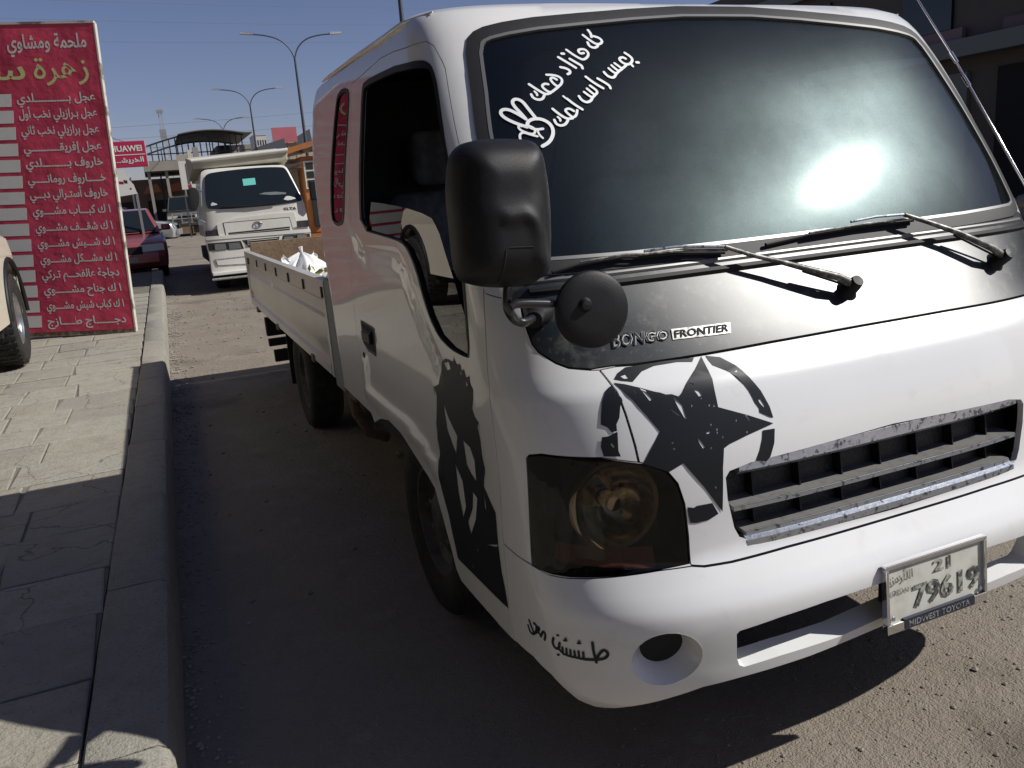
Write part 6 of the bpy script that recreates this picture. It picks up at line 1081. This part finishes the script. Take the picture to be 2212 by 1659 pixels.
for x in (-.4, .45, 1.2, 2.0, 2.9): H(MB().box((x, 46, .2), (x+.14, 46.3, 3.62)), 'concrete_column', conc)
H(MB().box((3.2, 46.5, 3.9), (4.95, 52, 4.74)), 'stair_block', conc); H(MB().box((3.25, 46.4, 4.35), (3.85, 46.5, 4.75)), 'dark_opening', M['dark']); H(MB().box((1.93, 45.6, 4.1), (2.2, 45.9, 4.68)), 'concrete_column', conc)
mb = MB()
for k in range(5): mb.tube([(3.9+k*.12, 46.6, 4.7), (3.9+k*.12+random.uniform(-.03, .03), 46.6, 5.0+random.uniform(0, .25))], .012, 4)
tag(H(mb, 'rebar', M['rust']), kind='stuff')
brick = mat('brown_block', (.20, .135, .095), .9, 0, 0, .3, (1.5, .7, (.12, .08, .06), (.4, .7))); orr = mat('faded_orange', (.40, .14, .07), .7)
lw = empty('roadside_workshop', (.2, 49, 0), 0, 'low brown workshops with torn awnings under the unfinished steel hall', 'building')
def LWk(mb, n, m, **k): o = mb.build(n, m, None, **k); o.parent = lw; o.matrix_parent_inverse = Matrix.Translation((-.2, -49, 0)); return o
LWk(MB().box((-3.6, 47.5, .2), (3.2, 52, 3.3)), 'wall', brick)
for x, z, w, h_ in ((-2.2, .6, .9, 1.6), (-.6, .5, 1.0, 1.7), (.6, 1.4, .9, .7), (1.7, .5, .9, 1.8)): LWk(MB().box((x, 47.38, z), (x+w, 47.5, z+h_)), 'doorway', M['dark'])
for x, c_ in ((-.75, orr), (.35, orr), (-2.3, vm)): LWk(MB().prism([(x, 2.55), (x+.95, 2.62), (x+.75, 3.05), (x+.25, 2.95)], Matrix.Translation((0, 47.2, 0)) @ Matrix.Rotation(R(90), 4, 'X'), .05), 'awning', c_)
LWk(MB().box((-1.3, 47.1, .3), (-1.2, 47.2, 3.6)), 'pole', vm); LWk(MB().box((.2, 47.0, .3), (.28, 47.1, 3.5)), 'pole', stl)
# other distant buildings
def block(name, x0, x1, y, dep, z1, m, label, rows=0, cols=0, roof=None, gm2=None):
    e = empty(name, ((x0+x1)/2, y, 0), 0, label, 'building')
    o = MB().box((x0-(x0+x1)/2, 0, -1), (x1-(x0+x1)/2, dep, z1)).build('wall', m, e)
    cw = (x1-x0)/(cols or 1); rh = z1/(rows+.3) if rows else 1
    for i in range(cols):
        for j in range(rows):
            xx = -(x1-x0)/2+cw*(i+.25); zz = rh*(j+.35); MB().box((xx, -.03, zz), (xx+cw*.5, .02, zz+rh*.5)).build('window', gm2 or GL, e)
    MB().box((-(x1-x0)/2-.15, -.15, z1), ((x1-x0)/2+.15, dep, z1+.15)).build('parapet', m, e)
    return e
tan = mat('tan_stone', (.44, .33, .22), .85, 0, 0, .3, (.8, .5, (.36, .27, .18), (.4, .7))); pale = mat('pale_stone', (.50, .48, .44), .85); slate = mat('dark_slate', (.07, .075, .09), .7)
block('tan_building', 8.75, 14.5, 62, 9, 5.75, tan, 'tan stone building beyond the orange kiosk', 2, 5)
block('high_rise', 31, 34.6, 260, 10, 22.0, pale, 'pale high-rise tower on the skyline left of the pink billboard', 7, 5)
block('low_block', -24, -6, 60, 10, 4.2, pale, 'pale low block at the far left behind the price board', 1, 7)
block('stone_house', 14.5, 24, 80, 10, 6.2, tan, 'stone house at the far end of the road behind the truck cab', 2, 4)
sr = empty('shed_roof', (7, 52, 0), 0, 'dark shed with a sloping roof left of the pink billboard', 'shed'); mb = MB().prism([(-1.7, 0), (-.15, 0), (-.15, 5.15), (-1.7, 4.75)], Matrix.Translation((.3, 0, 0)) @ Matrix.Rotation(R(90), 4, 'X'), 3); mb.build('shed_wall', slate, sr)
sr = empty('roof_hoarding', (10.1, 60, 0), 0, 'dark slanted hoarding on the roof of the tan building', 'hoarding'); MB().prism([(-.6, 5.5), (.65, 5.5), (.55, 6.5), (-.55, 5.95)], Matrix.Rotation(R(90), 4, 'X'), .12).build('panel', slate, sr); MB().box((-.3, .0, 4.8), (-.2, .1, 5.6)).build('strut', stl, sr)
bb_ = empty('billboard', (8.35, 56, 0), 0, 'faded pink billboard on thin posts above the tan building', 'billboard'); MB().box((-.85, 0, 5.40), (.72, .12, 6.35)).build('poster_panel', mat('faded_pink', (.45, .13, .15), .6, 0, 0, .4, (1.5, .5, (.38, .10, .12), (.4, .7))), bb_)
for x in (-.6, 0, .5): MB().box((x, .05, 3.5), (x+.05, .1, 5.4)).build('post', stl, bb_)
# radio mast
rm = empty('radio_mast', (1.88, 90, 0), 0, 'red and white lattice radio mast on the skyline', 'mast'); mb = MB(); wmm = mat('mast_steel', (.36, .30, .30), .6)
for sx_, sy_ in ((-1, -1), (1, -1), (1, 1), (-1, 1)): mb.tube([(sx_*.42, sy_*.42, 0), (sx_*.12, sy_*.12, 11.6)], .03, 4)
z = 5
while z < 11.4:
    w0 = .42-.30*z/11.6; w1 = .42-.30*(z+.5)/11.6; mb.tube([(-w0, -w0, z), (w1, -w1, z+.5)], .018, 4); mb.tube([(w0, -w0, z), (-w1, -w1, z+.5)], .018, 4); z += .5
mb.build('lattice', wmm, rm)
for z, s in ((8.7, .3), (9.2, .25), (11.1, .2)): MB().box((-.3, -.4, z), (.3, -.2, z+s*1.5)).build('antenna_panel', M['silver'], rm)
# ------------------------------------------------------------------ street lamps
lm = mat('lamp_pole_grey', (.07, .075, .085), .5, .4)
def lamp():
    e = empty('street_lamp', (0, 0, 0)); MB().tube([(0, 0, 0), (0, 0, 3), (0, 0, 6), (0, 0, 8.55)], [.11, .095, .075, .055], 10).build('pole', lm, e, 50); MB().tube([(0, 0, 0), (0, 0, .5)], .16, 8).build('pole_base', lm, e, 50)
    for s in (-1, 1):
        pts = [(0, 0, 8.45), (s*.18, 0, 8.95), (s*.62, 0, 9.38), (s*1.25, 0, 9.58), (s*2.1, 0, 9.66)]; a = MB().tube(spl(pts, 2), .035, 8).build('lamp_arm', lm, e, 50)
        MB().add([(s*1.95, -.11, 9.62), (s*2.6, -.09, 9.66), (s*2.6, .09, 9.66), (s*1.95, .11, 9.62), (s*2.0, -.09, 9.74), (s*2.55, -.06, 9.75), (s*2.55, .06, 9.75), (s*2.0, .09, 9.74)], [(0, 1, 2, 3), (4, 7, 6, 5), (0, 4, 5, 1), (1, 5, 6, 2), (2, 6, 7, 3), (3, 7, 4, 0)]).build('lamp_head', M['silver'], a)
    return e
def copy_tree(o, parent=None):
    c = o.copy(); COL.objects.link(c); c.parent = parent
    for ch in list(o.children): copy_tree(ch, c)
    return c
L0 = lamp(); GRP = 'double-armed street lamps along the central reservation'
for i, (x, y, lb) in enumerate([(7.62, 45, 'tallest-looking double-armed street lamp, left of the white truck cab'), (7.6, 66, 'second double-armed street lamp, left of and beyond the tallest-looking one'), (7.3, 87, 'farthest double-armed street lamp, above the steel hall'), (7.65, 25.6, 'street lamp pole rising behind the roof of the white truck cab')]):
    o = L0 if i == 0 else copy_tree(L0); o.location = (x, y, gz(y)); tag(o, lb, 'street lamp', GRP); o.rotation_euler = (0, 0, R(0))
rs_ = empty('round_road_sign', (3.62, 20, gz(20)), 0, 'round tan sign on a post just behind the rear edge of the truck cab', 'road sign'); q4 = Matrix.Translation((0, -.05, 2.92)) @ Matrix.Rotation(R(90), 4, 'X')
MB().lathe([(0, .02), (.16, .02), (.18, .005), (.17, -.01), (0, -.01)], q4, 28).build('sign_disc', mat('tan_disc', (.30, .20, .15), .6), rs_, 40); MB().tube([(0, 0, 0), (0, 0, 3.1)], .03, 8).build('post', lm, rs_, 50)
# ------------------------------------------------------------------ overhead wires
wm_ = mat('cable', (.10, .11, .14), .7)
wires = [((-30, 60, 13.2), (60, 95, 19.0), .8), ((-30, 60, 14.6), (60, 95, 20.6), .8), ((-30, 60, 15.8), (60, 95, 22.5), .9), ((-30, 60, 17.0), (60, 95, 24.5), .9), ((-30, 60, 18.2), (60, 95, 27), .9), ((-20, 75, 7.6), (40, 90, 10.4), .5), ((-20, 75, 8.3), (40, 90, 12.0), .5), ((-20, 75, 7.0), (40, 90, 8.9), .5)]
for i, (a, b, sag) in enumerate(wires):
    a = Vector(a); b = Vector(b); pts = [a.lerp(b, k/24)-Vector((0, 0, sag*4*(k/24)*(1-k/24))) for k in range(25)]
    o = MB().tube(pts, .016, 4).build('overhead_wire', wm_, None, 50); tag(o, ('lowest','second','third','fourth','highest')[i]+' of the five upper overhead wires above the street lamp arms' if i<5 else ('middle','highest','lowest')[i-5]+' of the three lower overhead wires just above the steel hall', 'wire', 'overhead wires across the sky')
a = Vector((-2.6, 20, 4.1)); b = Vector((1.2, 46, 4.9)); o = MB().tube([a.lerp(b, k/20)-Vector((0, 0, 1.0*4*(k/20)*(1-k/20)*.5)) for k in range(21)], .012, 4).build('overhead_wire', wm_, None, 50); tag(o, 'sagging cable from the price board towards the steel hall', 'wire')
# ------------------------------------------------------------------ unseen shop row on the left, added dark and tall to block skylight
sl_ = empty('sky_block_row', (-9, 0, 0), 0, 'unseen dark shop row with a deep canopy, added to block sky light from the left', 'building')
dk = mat('sky_block_dark', (.03, .03, .032), .5); dk2 = mat('sky_block_brown', (.06, .045, .035), .7)
for nm, lo, hi, m_ in (('wall', (-14, -14, -.2), (-5.6, 18, 9.0), dk), ('canopy', (-5.6, -14, 3.3), (-3.4, 7, 3.55), dk2), ('upper_wall', (-5.7, -14, 3.6), (-5.5, 18, 9.0), dk2)):
    o = MB().box(lo, hi).build(nm, m_); o.parent = sl_; o.matrix_parent_inverse = Matrix.Translation((9, 0, 0))
for y in range(-12, 7, 3):
    o = MB().box((-5.62, y, .3), (-5.56, y+2.5, 2.9)).build('shop_window', GL); o.parent = sl_; o.matrix_parent_inverse = Matrix.Translation((9, 0, 0))
    o = MB().box((-3.55, y, .15), (-3.47, y+.08, 3.3)).build('canopy_post', M['rim_dark']); o.parent = sl_; o.matrix_parent_inverse = Matrix.Translation((9, 0, 0))
# ------------------------------------------------------------------ shaded shop terrace across the road on the right
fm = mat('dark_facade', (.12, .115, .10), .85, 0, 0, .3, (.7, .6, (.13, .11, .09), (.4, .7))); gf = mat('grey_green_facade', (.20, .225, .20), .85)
tr = empty('shop_terrace', (15.5, 10, 0), 0, 'dark shaded shop terrace behind the right side of the white truck cab', 'building')
def TR_(mb, n, m, **k): o = mb.build(n, m, None, **k); o.parent = tr; o.matrix_parent_inverse = Matrix.Translation((-15.5, -10, 0)); return o
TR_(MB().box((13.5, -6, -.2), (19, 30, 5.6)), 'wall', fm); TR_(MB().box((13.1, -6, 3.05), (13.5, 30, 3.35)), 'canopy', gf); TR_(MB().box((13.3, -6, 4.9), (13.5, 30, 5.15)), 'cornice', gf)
rr = random.Random(2)
for i, y in enumerate(range(-5, 29, 3)):
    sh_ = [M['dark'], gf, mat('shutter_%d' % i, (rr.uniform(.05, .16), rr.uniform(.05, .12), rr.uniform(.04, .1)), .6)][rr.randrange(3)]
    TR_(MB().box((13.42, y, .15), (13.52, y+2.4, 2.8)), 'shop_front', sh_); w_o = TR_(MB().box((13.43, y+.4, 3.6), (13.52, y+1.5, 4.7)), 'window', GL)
    TR_(MB().box((13.36, y+.1, 3.38), (13.46, y+2.3, 3.58)), 'name_panel', mat('sign_%d' % i, (rr.uniform(.08, .25), rr.uniform(.08, .16), rr.uniform(.06, .16)), .6))
car('dark grey car parked across the road behind the right pillar of the truck cab', 'car', (11.6, 5.0, 0), R(180), 4.4, 1.72, greyp, 'sedan', .31, None, 1.42)
tag(MB().box((13.0, -12, -.05), (13.6, 40, .14)).build('far_pavement', pv), kind='structure')
